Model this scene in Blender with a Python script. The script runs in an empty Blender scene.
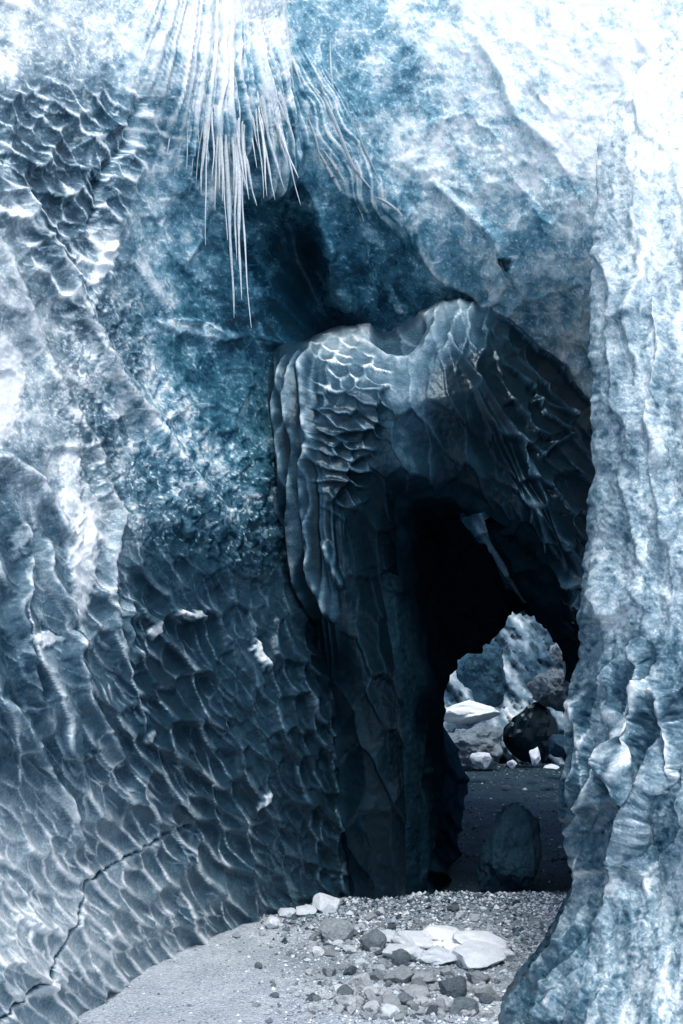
import bpy, bmesh, math, random
import numpy as np
from mathutils import Vector, Matrix, noise as mnoise

random.seed(7)
rng = np.random.default_rng(11)
scene = bpy.context.scene
C = scene.collection

# ------------------------------------------------------------------ camera
CAM_H = 1.5
PITCH = math.radians(9.6)
cam_d = bpy.data.cameras.new('camera')
cam = bpy.data.objects.new('camera', cam_d)
C.objects.link(cam)
cam.location = (0, 0, CAM_H)
cam.rotation_euler = (math.radians(90) + PITCH, 0, 0)
cam_d.sensor_fit = 'VERTICAL'
cam_d.sensor_height = 36
cam_d.lens = 35
cam_d.clip_end = 500
scene.camera = cam
FPX = 35 / 36 * 1024

# ------------------------------------------------------------------ light
SUN_EL, SUN_AZ = math.radians(62), math.radians(172)   # azimuth clockwise from +Y (towards the sun)
world = bpy.data.worlds.new('World')
scene.world = world
world.use_nodes = True
nt = world.node_tree
nt.nodes.clear()
sky = nt.nodes.new('ShaderNodeTexSky')
sky.sky_type = 'NISHITA'
sky.sun_disc = False
sky.sun_elevation = SUN_EL
sky.sun_rotation = SUN_AZ
sky.air_density = 1.0
sky.dust_density = 2.0
sky.ozone_density = 1.5
bg = nt.nodes.new('ShaderNodeBackground')
bg.inputs['Strength'].default_value = 0.15
wo = nt.nodes.new('ShaderNodeOutputWorld')
nt.links.new(sky.outputs[0], bg.inputs[0])
nt.links.new(bg.outputs[0], wo.inputs[0])
sd = bpy.data.lights.new('sun', 'SUN')
sd.energy = 1.5
sd.angle = math.radians(20)
sd.color = (1.0, 0.99, 0.98)
sun = bpy.data.objects.new('sun', sd)
C.objects.link(sun)
to_sun = Vector((math.sin(SUN_AZ) * math.cos(SUN_EL), math.cos(SUN_AZ) * math.cos(SUN_EL), math.sin(SUN_EL)))
sun.rotation_euler = to_sun.to_track_quat('Z', 'Y').to_euler()
scene.view_settings.view_transform = 'Standard'
scene.view_settings.look = 'None'
scene.view_settings.exposure = 0.72
scene.view_settings.gamma = 1.0

# ------------------------------------------------------------------ numpy helpers
cp, sp = math.cos(PITCH), math.sin(PITCH)


def P(px, py, Y):
    """a point of the place, from a sight line and a distance Y along the cave"""
    px, py, Y = np.broadcast_arrays(np.asarray(px, float), np.asarray(py, float), np.asarray(Y, float))
    rx = (px - 341.5) / FPX
    uy = (512 - py) / FPX
    dy = cp - uy * sp
    dz = sp + uy * cp
    k = Y / dy
    return np.stack([rx * k, Y, CAM_H + dz * k], -1)


def G(px, py, z=0.0):
    """where the sight line meets the ground"""
    rx = (px - 341.5) / FPX
    uy = (512 - py) / FPX
    k = (z - CAM_H) / (sp + uy * cp)
    return (rx * k, (cp - uy * sp) * k)


def sstep(a, b, x):
    t = np.clip((x - a) / (b - a), 0, 1)
    return t * t * (3 - 2 * t)


def _hash(ix, iy, seed):
    h = (ix.astype(np.int64) * 374761393 + iy.astype(np.int64) * 668265263 + seed * 974634777) & 0xFFFFFFFF
    h = ((h ^ (h >> 13)) * 1274126177) & 0xFFFFFFFF
    h = ((h ^ (h >> 16)) * 2246822519) & 0xFFFFFFFF
    return ((h ^ (h >> 15)) & 0xFFFFFF) / float(0x1000000)


def perlin(x, y, seed=0):
    x0 = np.floor(x); y0 = np.floor(y)
    fx = x - x0; fy = y - y0
    ux = fx * fx * fx * (fx * (fx * 6 - 15) + 10)
    uy = fy * fy * fy * (fy * (fy * 6 - 15) + 10)

    def g(ix, iy, dx, dy):
        a = _hash(ix, iy, seed) * 2 * math.pi
        return np.cos(a) * dx + np.sin(a) * dy
    n00 = g(x0, y0, fx, fy); n10 = g(x0 + 1, y0, fx - 1, fy)
    n01 = g(x0, y0 + 1, fx, fy - 1); n11 = g(x0 + 1, y0 + 1, fx - 1, fy - 1)
    return 1.4 * ((n00 * (1 - ux) + n10 * ux) * (1 - uy) + (n01 * (1 - ux) + n11 * ux) * uy)


def fbm(x, y, seed=0, octv=4, gain=0.5):
    s = 0; a = 1; t = 0
    for o in range(octv):
        s = s + a * perlin(x * 2 ** o, y * 2 ** o, seed + o * 17); t += a; a *= gain
    return s / t


def ridged(x, y, seed=0, octv=4):
    s = 0; a = 1; t = 0
    for o in range(octv):
        s = s + a * (1 - np.abs(perlin(x * 2 ** o, y * 2 ** o, seed + o * 13)) * 2); t += a; a *= 0.55
    return s / t


def worley(x, y, seed=0, jit=0.9):
    ix = np.floor(x); iy = np.floor(y)
    f1 = np.full(x.shape, 9.0); f2 = np.full(x.shape, 9.0)
    dx1 = np.zeros(x.shape); dy1 = np.zeros(x.shape); idc = np.zeros(x.shape)
    for oy in (-1, 0, 1):
        for ox in (-1, 0, 1):
            cx = ix + ox; cy = iy + oy
            jx = cx + 0.5 + (_hash(cx, cy, seed) - 0.5) * jit
            jy = cy + 0.5 + (_hash(cx, cy, seed + 101) - 0.5) * jit
            ddx = x - jx; ddy = y - jy
            d = np.sqrt(ddx * ddx + ddy * ddy)
            m = d < f1
            f2 = np.where(m, f1, np.minimum(f2, d))
            dx1 = np.where(m, ddx, dx1); dy1 = np.where(m, ddy, dy1)
            idc = np.where(m, _hash(cx, cy, seed + 202), idc)
            f1 = np.where(m, d, f1)
    return f1, f2, dx1, dy1, idc


def rot(u, v, deg):
    """coordinates along (a) and across (b) a direction, degrees below the +u axis"""
    c, s = math.cos(math.radians(deg)), math.sin(math.radians(deg))
    return u * c + v * s, -u * s + v * c


def scallops(u, v, along, across, deg, seed, lip=0.5, warp=0.35, jit=0.85, rw=0.10):
    """melt cups, long in direction deg: height (cusps up) and the cusp line mask"""
    a, b = rot(u, v, deg)
    wx = fbm(u / (across * 3.2), v / (across * 3.2), seed + 5, 3)
    wy = fbm(u / (across * 3.2) + 31, v / (across * 3.2) + 7, seed + 6, 3)
    a = a / along + warp * wx * 1.4
    b = b / across + warp * wy * 1.9
    f1, f2, dx, dy, idc = worley(a, b, seed, jit)
    h = f1 * f1 * 1.4 + lip * (dx * 0.55 + dy * 0.45) + 0.15 * (idc - 0.5)
    e = f2 - f1
    brk = sstep(-0.35, 0.35, fbm(u / (across * 1.6), v / (across * 1.6), seed + 9, 2) + 0.25 * dy)
    side_ = sstep(-0.25, 0.35, dy)
    r = np.exp(-(e / rw) ** 2) * (0.06 + 0.94 * brk * (0.25 + 0.75 * side_))
    w1 = sstep(0.0, 0.6, dy + 0.25 * dx)
    r = r + (0.55 * w1 * w1 - 0.18 * sstep(0.0, 0.5, -dy)) * (1 - np.exp(-(e / rw) ** 2)) * (0.35 + 0.65 * brk)  # lit lip and shaded side of each cup, for the colour
    return smooth(h, 1), r, idc


def cr(xk, Yk, x):
    """Catmull-Rom style interpolation along axis 0 of Yk"""
    xk = np.asarray(xk, float); Yk = np.asarray(Yk, float)
    m = np.zeros_like(Yk)
    sh = (-1,) + (1,) * (Yk.ndim - 1)
    d = np.diff(Yk, axis=0) / np.diff(xk).reshape(sh)
    m[0] = d[0]; m[-1] = d[-1]
    m[1:-1] = 0.5 * (d[:-1] + d[1:])
    i = np.clip(np.searchsorted(xk, x, side='right') - 1, 0, len(xk) - 2)
    hh = (xk[i + 1] - xk[i]); t = ((x - xk[i]) / hh).reshape(sh); hh = hh.reshape(sh)
    return ((2 * t**3 - 3 * t**2 + 1) * Yk[i] + (t**3 - 2 * t**2 + t) * hh * m[i]
            + (-2 * t**3 + 3 * t**2) * Yk[i + 1] + (t**3 - t**2) * hh * m[i + 1])


def grid2(uk, vk, tab, u, v):
    """tab[row v][col u] -> array (len(v), len(u))"""
    a = cr(vk, np.asarray(tab, float), v)
    return cr(uk, a.T, u).T


def lookup(uk, vk, tab, U, V):
    """bilinear-smooth lookup of a regular coarse table at arbitrary U, V"""
    tab = np.asarray(tab, float)
    fu = np.clip((U - uk[0]) / (uk[1] - uk[0]), 0, len(uk) - 1.001)
    fv = np.clip((V - vk[0]) / (vk[1] - vk[0]), 0, len(vk) - 1.001)
    iu = np.floor(fu).astype(int); iv = np.floor(fv).astype(int)
    tu = fu - iu; tv = fv - iv
    tu = tu * tu * (3 - 2 * tu); tv = tv * tv * (3 - 2 * tv)
    return ((tab[iv, iu] * (1 - tu) + tab[iv, iu + 1] * tu) * (1 - tv)
            + (tab[iv + 1, iu] * (1 - tu) + tab[iv + 1, iu + 1] * tu) * tv)


def seg_dist(U, V, pts):
    """distance to a polyline and position 0..1 along it"""
    best = np.full(U.shape, 1e9); par = np.zeros(U.shape)
    n = len(pts) - 1
    for i in range(n):
        (x0, y0), (x1, y1) = pts[i], pts[i + 1]
        dx, dy = x1 - x0, y1 - y0
        t = np.clip(((U - x0) * dx + (V - y0) * dy) / (dx * dx + dy * dy), 0, 1)
        d = np.hypot(U - x0 - t * dx, V - y0 - t * dy)
        m = d < best
        best = np.where(m, d, best); par = np.where(m, (i + t) / n, par)
    return best, par


def poly_sd(U, V, pts):
    """signed distance to a polygon, negative inside"""
    d, _ = seg_dist(U, V, list(pts) + [pts[0]])
    inside = np.zeros(U.shape, bool)
    n = len(pts)
    for i in range(n):
        x0, y0 = pts[i]; x1, y1 = pts[(i + 1) % n]
        c = ((y0 > V) != (y1 > V)) & (U < (x1 - x0) * (V - y0) / (y1 - y0 + 1e-9) + x0)
        inside ^= c
    return np.where(inside, -d, d)


def normals(Pt):
    du = np.gradient(Pt, axis=1); dv = np.gradient(Pt, axis=0)
    n = np.cross(du, dv)
    return n / (np.linalg.norm(n, axis=-1, keepdims=True) + 1e-9)


def smooth(a, it=6):
    for _ in range(it):
        b = a.copy()
        b[1:-1] = (a[:-2] + 2 * a[1:-1] + a[2:]) / 4
        c = b.copy()
        c[:, 1:-1] = (b[:, :-2] + 2 * b[:, 1:-1] + b[:, 2:]) / 4
        a = c
    return a


def link(name, me, mat=None, parent=None):
    o = bpy.data.objects.new(name, me)
    C.objects.link(o)
    if mat is not None:
        me.materials.append(mat)
    if parent is not None:
        o.parent = parent
    return o


def raw_mesh(name, verts, faces, attrs=None, smooth_shade=True):
    me = bpy.data.meshes.new(name)
    verts = np.asarray(verts, np.float32); faces = np.asarray(faces, np.int32)
    k = faces.shape[1]
    me.vertices.add(len(verts)); me.vertices.foreach_set('co', verts.ravel())
    me.loops.add(faces.size); me.loops.foreach_set('vertex_index', faces.ravel())
    me.polygons.add(len(faces))
    me.polygons.foreach_set('loop_start', np.arange(0, faces.size, k, dtype=np.int32))
    me.polygons.foreach_set('use_smooth', np.full(len(faces), smooth_shade))
    me.update(calc_edges=True)
    for nme, val in (attrs or {}).items():
        at = me.attributes.new(nme, 'FLOAT', 'POINT')
        at.data.foreach_set('value', np.asarray(val, np.float32).ravel())
    return me


def sheet(name, Pt, mat, attrs, keep=None, parent=None, flip=False):
    h, w = Pt.shape[:2]
    idx = np.arange(h * w).reshape(h, w)
    f = np.stack([idx[:-1, :-1], idx[1:, :-1], idx[1:, 1:], idx[:-1, 1:]], -1)
    if flip:
        f = f[..., ::-1]
    if keep is not None:
        f = f[keep[:-1, :-1]]
    f = f.reshape(-1, 4)
    used = np.unique(f)
    remap = np.full(h * w, -1); remap[used] = np.arange(len(used))
    at = {k: np.broadcast_to(v, (h, w)).reshape(-1)[used] for k, v in attrs.items()}
    me = raw_mesh(name, Pt.reshape(-1, 3)[used], remap[f], at)
    return link(name, me, mat, parent)


def split_sheet(root_name, root_loc, Pt, mat, attrs, parts, keep=None, mats=None):
    """one continuous surface cut into the parts of one thing, with shared normals so no seam shows"""
    root = root_name if not isinstance(root_name, str) else empty(root_name, root_loc)
    hh, ww = Pt.shape[:2]
    nn = normals(Pt)
    left = np.ones((hh, ww), bool) if keep is None else keep.copy()
    out = []
    for i_, (pn, mask) in enumerate(parts):
        sel = left & mask if mask is not None else left
        if not sel.any(): continue
        left = left & ~sel
        at = dict(attrs)
        idx = np.arange(hh * ww).reshape(hh, ww)
        f = np.stack([idx[:-1, :-1], idx[1:, :-1], idx[1:, 1:], idx[:-1, 1:]], -1)[sel[:-1, :-1]].reshape(-1, 4)
        used = np.unique(f)
        remap = np.full(hh * ww, -1); remap[used] = np.arange(len(used))
        V_ = Pt.reshape(-1, 3)[used]
        me = raw_mesh(pn, V_, remap[f], {k_: np.broadcast_to(a_, (hh, ww)).reshape(-1)[used] for k_, a_ in at.items()})
        n_ = nn.reshape(-1, 3)[used]
        q = V_[remap[f[::997]]]
        fn = np.cross(q[:, 2] - q[:, 0], q[:, 3] - q[:, 1])
        if (fn * n_[remap[f[::997, 0]]]).sum() < 0: n_ = -n_
        me.normals_split_custom_set_from_vertices(n_.astype(np.float32).tolist())
        o = link(pn, me, mats[i_] if mats else mat, root)
        o.matrix_parent_inverse = Matrix.Translation(-Vector(root.location))
        out.append(o)
    return root, out


def tag(o, label=None, cat=None, group=None, kind=None):
    if label: o['label'] = label
    if cat: o['category'] = cat
    if group: o['group'] = group
    if kind: o['kind'] = kind
    return o


def empty(name, loc=(0, 0, 0)):
    e = bpy.data.objects.new(name, None)
    C.objects.link(e); e.location = loc
    e.empty_display_size = 0.1
    return e


# ------------------------------------------------------------------ materials
class N:
    def __init__(self, name):
        self.m = bpy.data.materials.new(name); self.m.use_nodes = True
        self.t = self.m.node_tree
        self.b = self.t.nodes['Principled BSDF']
        self.t.nodes['Principled BSDF'].inputs['IOR'].default_value = 1.31

    def n(self, typ, **kw):
        x = self.t.nodes.new(typ)
        for k, v in kw.items():
            setattr(x, k, v)
        return x

    def l(self, a, b):
        self.t.links.new(a, b)

    def attr(self, name):
        return self.n('ShaderNodeAttribute', attribute_name=name).outputs['Fac']

    def coord(self, scale=1.0, stretch=(1, 1, 1)):
        tc = self.n('ShaderNodeTexCoord'); mp = self.n('ShaderNodeMapping')
        mp.inputs['Scale'].default_value = [scale * s for s in stretch]
        self.l(tc.outputs['Object'], mp.inputs[0])
        return mp.outputs[0]

    def noise(self, scale, detail=4, rough=0.6, vec=None, dist=0.0):
        x = self.n('ShaderNodeTexNoise')
        x.inputs['Scale'].default_value = scale; x.inputs['Detail'].default_value = detail
        x.inputs['Roughness'].default_value = rough; x.inputs['Distortion'].default_value = dist
        self.l(vec if vec is not None else self.coord(), x.inputs['Vector'])
        return x.outputs['Fac']

    def voro(self, scale, feature='F1', rnd=1.0, vec=None):
        x = self.n('ShaderNodeTexVoronoi', feature=feature)
        x.inputs['Scale'].default_value = scale; x.inputs['Randomness'].default_value = rnd
        self.l(vec if vec is not None else self.coord(), x.inputs['Vector'])
        return x.outputs['Distance']

    def math(self, op, a, b=None, c=None, clamp=False):
        x = self.n('ShaderNodeMath', operation=op, use_clamp=clamp)
        for i, v in enumerate((a, b, c)):
            if v is None: continue
            if isinstance(v, (int, float)): x.inputs[i].default_value = v
            else: self.l(v, x.inputs[i])
        return x.outputs[0]

    def ramp(self, fac, stops, interp='LINEAR'):
        x = self.n('ShaderNodeValToRGB'); cr_ = x.color_ramp; cr_.interpolation = interp
        while len(cr_.elements) < len(stops): cr_.elements.new(0.5)
        for e, (p, c) in zip(cr_.elements, stops):
            e.position = p; e.color = (*c, 1) if len(c) == 3 else c
        self.l(fac, x.inputs[0])
        return x.outputs[0]

    def maprange(self, v, a, b, c, d, smoothst=False):
        x = self.n('ShaderNodeMapRange')
        if smoothst: x.interpolation_type = 'SMOOTHSTEP'
        self.l(v, x.inputs[0])
        for i, q in enumerate((a, b, c, d)): x.inputs[i + 1].default_value = q
        return x.outputs[0]

    def bump(self, hgt, dist, strength=1.0, nrm=None):
        x = self.n('ShaderNodeBump'); x.inputs['Distance'].default_value = dist
        x.inputs['Strength'].default_value = strength
        self.l(hgt, x.inputs['Height'])
        if nrm is not None: self.l(nrm, x.inputs['Normal'])
        return x.outputs[0]


ICE_RAMP = [(0.0, (0.0014, 0.0045, 0.0075)), (0.14, (0.0042, 0.0145, 0.023)), (0.3, (0.016, 0.043, 0.066)),
            (0.48, (0.072, 0.130, 0.170)), (0.66, (0.26, 0.335, 0.37)), (0.82, (0.57, 0.625, 0.63)), (1.0, (0.92, 0.92, 0.90))]
TEAL_RAMP = [(0.0, (0.0014, 0.0055, 0.009)), (0.14, (0.0038, 0.020, 0.030)), (0.3, (0.009, 0.056, 0.096)),
             (0.48, (0.036, 0.160, 0.226)), (0.66, (0.16, 0.36, 0.46)), (0.82, (0.51, 0.64, 0.67)), (1.0, (0.92, 0.92, 0.90))]


def ice_material(name, speck=0.15, cloud=1.0, bump=0.005, sss=0.0, rmin=0.16, rmax=0.55):
    k = N(name)
    fr = k.attr('frost')
    n1 = k.noise(14, 6, 0.68)                       # cloudy bubble fields
    n2 = k.noise(75, 3, 0.7)                        # fine frost grain
    v1 = k.voro(60)                                 # air bubbles
    bub = k.maprange(v1, 0.10, 0.28, 1.0, 0.0)
    gate = k.maprange(fr, 0.12, 0.55, 0.15, 1.0)
    s1 = k.math('MULTIPLY', k.math('SUBTRACT', n1, 0.5), speck * 2.2 * cloud)
    s2 = k.math('MULTIPLY', k.math('SUBTRACT', n2, 0.5), speck * 2.6)
    s3 = k.math('MULTIPLY', bub, k.maprange(k.noise(9, 3), 0.52, 0.68, 0.0, speck * 1.3))
    tot = k.math('ADD', k.math('ADD', s1, s2), s3)
    f = k.math('ADD', fr, k.math('MULTIPLY', tot, gate), clamp=True)
    cmix = k.n('ShaderNodeMix', data_type='RGBA')
    k.l(k.attr('teal'), cmix.inputs[0]); k.l(k.ramp(f, ICE_RAMP), cmix.inputs[6]); k.l(k.ramp(f, TEAL_RAMP), cmix.inputs[7])
    k.l(cmix.outputs[2], k.b.inputs['Base Color'])
    k.l(k.maprange(f, 0.15, 0.8, rmin, rmax), k.b.inputs['Roughness'])
    hb = k.math('ADD', k.math('MULTIPLY', n2, 0.35), k.noise(28, 5, 0.65))
    b1 = k.bump(hb, bump, 0.9)
    k.l(b1, k.b.inputs['Normal'])
    k.b.inputs['Specular IOR Level'].default_value = 0.6
    k.b.inputs['Specular Tint'].default_value = (0.62, 0.86, 1.0, 1)
    if sss:
        k.l(k.math('MULTIPLY', k.attr('teal'), k.maprange(f, 0.3, 0.8, 0.0, sss * 1.6), clamp=True), k.b.inputs['Subsurface Weight'])
        k.b.inputs['Subsurface Radius'].default_value = (0.3, 0.7, 1.0)
        k.b.inputs['Subsurface Scale'].default_value = 0.04
    return k.m


M_ice = ice_material('glacier_ice', sss=0.5)
M_clear = ice_material('clear_dark_ice', speck=0.16, bump=0.005, rmin=0.08)
M_white = ice_material('bubbly_white_ice', sss=0.5, cloud=0.45, speck=0.17, bump=0.006, rmin=0.22, rmax=0.5)

k = N('tunnel_shade_ice')  # tunnel shade put into a near-black colour without gloss
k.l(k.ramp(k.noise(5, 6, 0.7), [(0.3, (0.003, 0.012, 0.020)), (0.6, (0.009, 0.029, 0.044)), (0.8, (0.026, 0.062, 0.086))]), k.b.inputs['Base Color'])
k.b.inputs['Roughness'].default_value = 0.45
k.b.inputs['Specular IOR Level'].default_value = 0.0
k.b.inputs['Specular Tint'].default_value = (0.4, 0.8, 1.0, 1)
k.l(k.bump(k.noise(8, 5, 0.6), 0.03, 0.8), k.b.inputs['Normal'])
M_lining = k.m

# =================================================================== THE GREAT ICE WALL (left side and back of the chamber)
STEP = 1.3
u = np.concatenate([np.arange(-800, -60, 6), np.arange(-60, 760, STEP), np.arange(760, 1150, 6)])
v = np.concatenate([np.arange(-620, -60, 6), np.arange(-60, 1080, STEP), np.arange(1080, 1260, 6)])
U, V = np.meshgrid(u, v)
uk = [-800, -170, -60, 0, 100, 200, 300, 400, 500, 620, 740, 860, 1150]
vk = [-620, -190, -60, 100, 250, 400, 550, 700, 850, 960, 1040, 1260]
TY = [
    [3.4, 4.9, 5.3, 5.6, 6.2, 6.9, 7.4, 7.7, 7.6, 7.2, 6.9, 6.8, 6.5],
    [3.4, 4.9, 5.3, 5.6, 6.2, 6.9, 7.4, 7.7, 7.6, 7.2, 6.9, 6.8, 6.5],
    [3.3, 4.8, 5.2, 5.5, 6.1, 6.7, 7.3, 7.6, 7.5, 7.0, 6.7, 6.6, 6.3],
    [3.0, 4.5, 4.9, 5.2, 5.9, 6.6, 7.3, 7.6, 7.4, 6.8, 6.4, 6.3, 6.0],
    [2.6, 4.1, 4.5, 4.9, 5.8, 6.9, 7.7, 7.9, 7.6, 6.8, 6.2, 6.0, 5.7],
    [2.4, 3.9, 4.4, 4.8, 5.7, 6.8, 8.0, 8.9, 8.7, 8.0, 7.0, 6.0, 5.7],
    [2.3, 3.8, 4.2, 4.6, 5.4, 6.4, 7.4, 8.6, 9.0, 8.6, 7.6, 6.6, 6.3],
    [2.2, 3.7, 4.1, 4.4, 5.2, 6.1, 6.9, 7.9, 9.0, 8.9, 8.0, 7.0, 6.7],
    [2.1, 3.6, 4.0, 4.35, 5.1, 6.05, 6.9, 7.55, 9.0, 9.0, 8.2, 7.2, 6.9],
    [1.9, 3.4, 3.8, 4.15, 5.05, 6.1, 7.0, 7.6, 8.8, 9.0, 8.2, 7.2, 6.9],
    [1.7, 3.2, 3.65, 4.1, 5.0, 6.1, 7.0, 7.6, 8.6, 9.0, 8.2, 7.2, 6.9],
    [1.6, 3.1, 3.55, 4.05, 5.0, 6.1, 7.0, 7.6, 8.6, 9.0, 8.2, 7.2, 6.9]]
Y = grid2(uk, vk, TY, u, v)
# large relief
rgh = 1 - 0.6 * sstep(250, 330, U) * sstep(440, 360, V)
Y = Y + rgh * (0.16 * fbm(U / 170, V / 210, 3, 3) + 0.07 * fbm(U / 60, V / 80, 4, 3))
# the dark hollow above the arch: the wall steps back under the frozen curtain
hol = poly_sd(U + 6 * fbm(U / 60, V / 60, 61, 2), V + 6 * fbm(U / 60, V / 60, 62, 2),
              [(228, 205), (256, 186), (296, 176), (314, 196), (328, 250), (350, 300), (380, 345), (330, 372), (300, 360), (262, 300), (238, 255)])
Y = Y + 0.5 * sstep(4, -34, hol)
hol2 = poly_sd(U + 5 * fbm(U / 60, V / 60, 63, 2), V + 5 * fbm(U / 60, V / 60, 64, 2),
               [(318, 196), (350, 186), (396, 203), (424, 232), (444, 268), (500, 292), (480, 345), (350, 345), (332, 260)])
Y = Y + 0.16 * sstep(10, -40, hol2)
# foreground rib at the far left and the diagonal buttress
d, t = seg_dist(U, V, [(-60, 120), (-10, 230), (20, 300), (62, 400), (105, 520), (150, 660), (190, 800)])
Y = Y - 0.10 * np.exp(-(d / 16) ** 2)
side = sstep(30, -30, U - np.interp(V, [100, 230, 300, 400, 520, 660, 800], [-40, -10, 20, 62, 105, 150, 190]))
Y = Y - 0.22 * side * sstep(120, 260, V) * sstep(860, 700, V)
d, t = seg_dist(U, V, [(165, 10), (150, 70), (118, 150), (95, 240), (110, 330), (180, 430), (240, 545)])
Y = Y - 0.12 * np.exp(-(d / 30) ** 2)
Pw = P(U, V, Y)

TONE = [  # own ice whiteness, with daylight at top right and lower left put in
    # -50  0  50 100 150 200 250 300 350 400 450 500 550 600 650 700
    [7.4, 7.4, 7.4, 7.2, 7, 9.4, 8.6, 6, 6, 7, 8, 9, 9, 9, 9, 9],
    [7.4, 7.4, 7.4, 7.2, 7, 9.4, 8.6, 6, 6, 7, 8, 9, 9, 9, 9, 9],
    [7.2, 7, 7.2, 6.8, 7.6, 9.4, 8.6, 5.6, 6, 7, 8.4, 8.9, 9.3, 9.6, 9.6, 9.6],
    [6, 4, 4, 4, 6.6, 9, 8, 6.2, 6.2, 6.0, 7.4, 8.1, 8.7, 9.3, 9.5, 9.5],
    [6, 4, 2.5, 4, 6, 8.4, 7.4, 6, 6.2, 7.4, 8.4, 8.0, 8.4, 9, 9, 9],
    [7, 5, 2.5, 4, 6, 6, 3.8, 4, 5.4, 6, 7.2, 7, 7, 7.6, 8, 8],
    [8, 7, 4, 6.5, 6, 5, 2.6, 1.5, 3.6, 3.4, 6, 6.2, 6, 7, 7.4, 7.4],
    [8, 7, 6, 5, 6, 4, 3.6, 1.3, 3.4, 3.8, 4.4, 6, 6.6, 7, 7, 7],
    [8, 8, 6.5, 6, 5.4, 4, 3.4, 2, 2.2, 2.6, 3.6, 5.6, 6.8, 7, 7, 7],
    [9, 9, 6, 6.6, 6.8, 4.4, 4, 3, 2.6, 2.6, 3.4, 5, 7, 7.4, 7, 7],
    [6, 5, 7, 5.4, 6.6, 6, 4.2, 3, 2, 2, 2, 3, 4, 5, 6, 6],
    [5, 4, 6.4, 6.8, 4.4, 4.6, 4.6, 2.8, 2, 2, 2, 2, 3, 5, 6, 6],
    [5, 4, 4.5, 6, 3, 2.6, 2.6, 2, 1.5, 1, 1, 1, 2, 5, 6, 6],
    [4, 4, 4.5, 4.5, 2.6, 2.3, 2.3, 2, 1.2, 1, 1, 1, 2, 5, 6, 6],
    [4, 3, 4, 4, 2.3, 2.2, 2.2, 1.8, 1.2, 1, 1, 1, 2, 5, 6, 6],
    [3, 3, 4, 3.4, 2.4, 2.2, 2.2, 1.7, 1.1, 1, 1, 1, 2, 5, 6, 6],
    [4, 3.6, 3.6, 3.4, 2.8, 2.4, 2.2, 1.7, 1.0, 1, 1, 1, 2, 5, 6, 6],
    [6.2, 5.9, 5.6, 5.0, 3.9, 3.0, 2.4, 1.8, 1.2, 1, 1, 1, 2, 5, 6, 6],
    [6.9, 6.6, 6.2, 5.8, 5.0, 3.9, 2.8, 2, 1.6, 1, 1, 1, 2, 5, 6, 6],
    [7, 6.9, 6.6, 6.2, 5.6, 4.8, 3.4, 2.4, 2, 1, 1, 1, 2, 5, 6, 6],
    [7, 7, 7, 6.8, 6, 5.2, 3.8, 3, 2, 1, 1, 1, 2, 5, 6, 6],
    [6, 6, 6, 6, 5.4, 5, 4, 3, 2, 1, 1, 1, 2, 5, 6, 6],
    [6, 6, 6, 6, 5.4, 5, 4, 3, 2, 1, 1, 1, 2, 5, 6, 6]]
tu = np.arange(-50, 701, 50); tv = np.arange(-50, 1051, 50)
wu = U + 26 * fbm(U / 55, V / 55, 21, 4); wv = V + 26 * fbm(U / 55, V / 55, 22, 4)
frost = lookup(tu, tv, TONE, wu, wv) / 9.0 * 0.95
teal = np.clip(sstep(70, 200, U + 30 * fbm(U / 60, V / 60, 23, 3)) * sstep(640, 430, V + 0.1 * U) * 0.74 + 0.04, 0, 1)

# region weights
low = sstep(470, 640, V - 0.28 * (U - 150) + 30 * fbm(U / 60, V / 60, 31, 2))           # scalloped lower wall
leaf = low * sstep(330, 190, U + 0.25 * (760 - V)) 
small = low * (1 - sstep(330, 190, U + 0.25 * (760 - V)))
sdA = poly_sd(wu, wv, [(-60, 92), (60, 88), (150, 84), (158, 150), (128, 215), (108, 275), (70, 330), (20, 250), (-60, 180)])
cup = sstep(14, -12, sdA)
h = np.zeros_like(U); ridge = np.zeros_like(U)


def mix_layer(w, amp, hr, rk):
    global h, ridge
    h = h + 0.62 * w * amp * hr[0]
    q = w * rk * hr[1]
    ridge = np.where(np.abs(q) > np.abs(ridge), q, ridge)


far_left = sstep(140, 40, U)
mix_layer(leaf * (1 - 0.6 * far_left * sstep(880, 780, V)), 0.085, scallops(U, V, 40, 17.5, 60, 1, lip=0.9, warp=0.26, rw=0.085), 0.66)
mix_layer(leaf * sstep(-0.15, 0.25, fbm(U / 50, V / 50, 151, 2)), 0.030, scallops(U, V, 25, 12, 55, 2, lip=0.9, warp=0.25, rw=0.10), 0.36)
mix_layer(leaf * far_left * sstep(860, 760, V), 0.09, scallops(U, V, 150, 44, 78, 12, lip=1.0, rw=0.05), 0.6)
mix_layer(small, 0.09, scallops(U, V, 34, 16, 76, 3, lip=0.9, warp=0.25, rw=0.10), 0.46)
mix_layer(small, 0.022, scallops(U, V, 22, 12, 65, 5, lip=0.8, rw=0.12), 0.18)
mix_layer(cup, 0.09, scallops(U, V, 27, 15, 42, 6, lip=0.6, warp=0.4, rw=0.17), 0.72)
mix_layer(cup * sstep(-0.1, 0.2, fbm(U / 30, V / 30, 152, 2)), 0.03, scallops(U, V, 13, 9, 30, 66, lip=0.6, warp=0.4, rw=0.2), 0.40)
vlt = sstep(250, 330, U) * sstep(440, 360, V)
mid = (1 - low) * (1 - cup) * (1 - 0.7 * vlt)
mix_layer(mid, 0.05, scallops(U, V, 90, 48, 60, 7, lip=0.9, warp=0.6, rw=0.035), 0.22)
mix_layer(mid * sstep(120, 200, U), 0.025, scallops(U, V, 34, 22, 50, 8, lip=0.8, warp=0.7, rw=0.06), 0.20)
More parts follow.
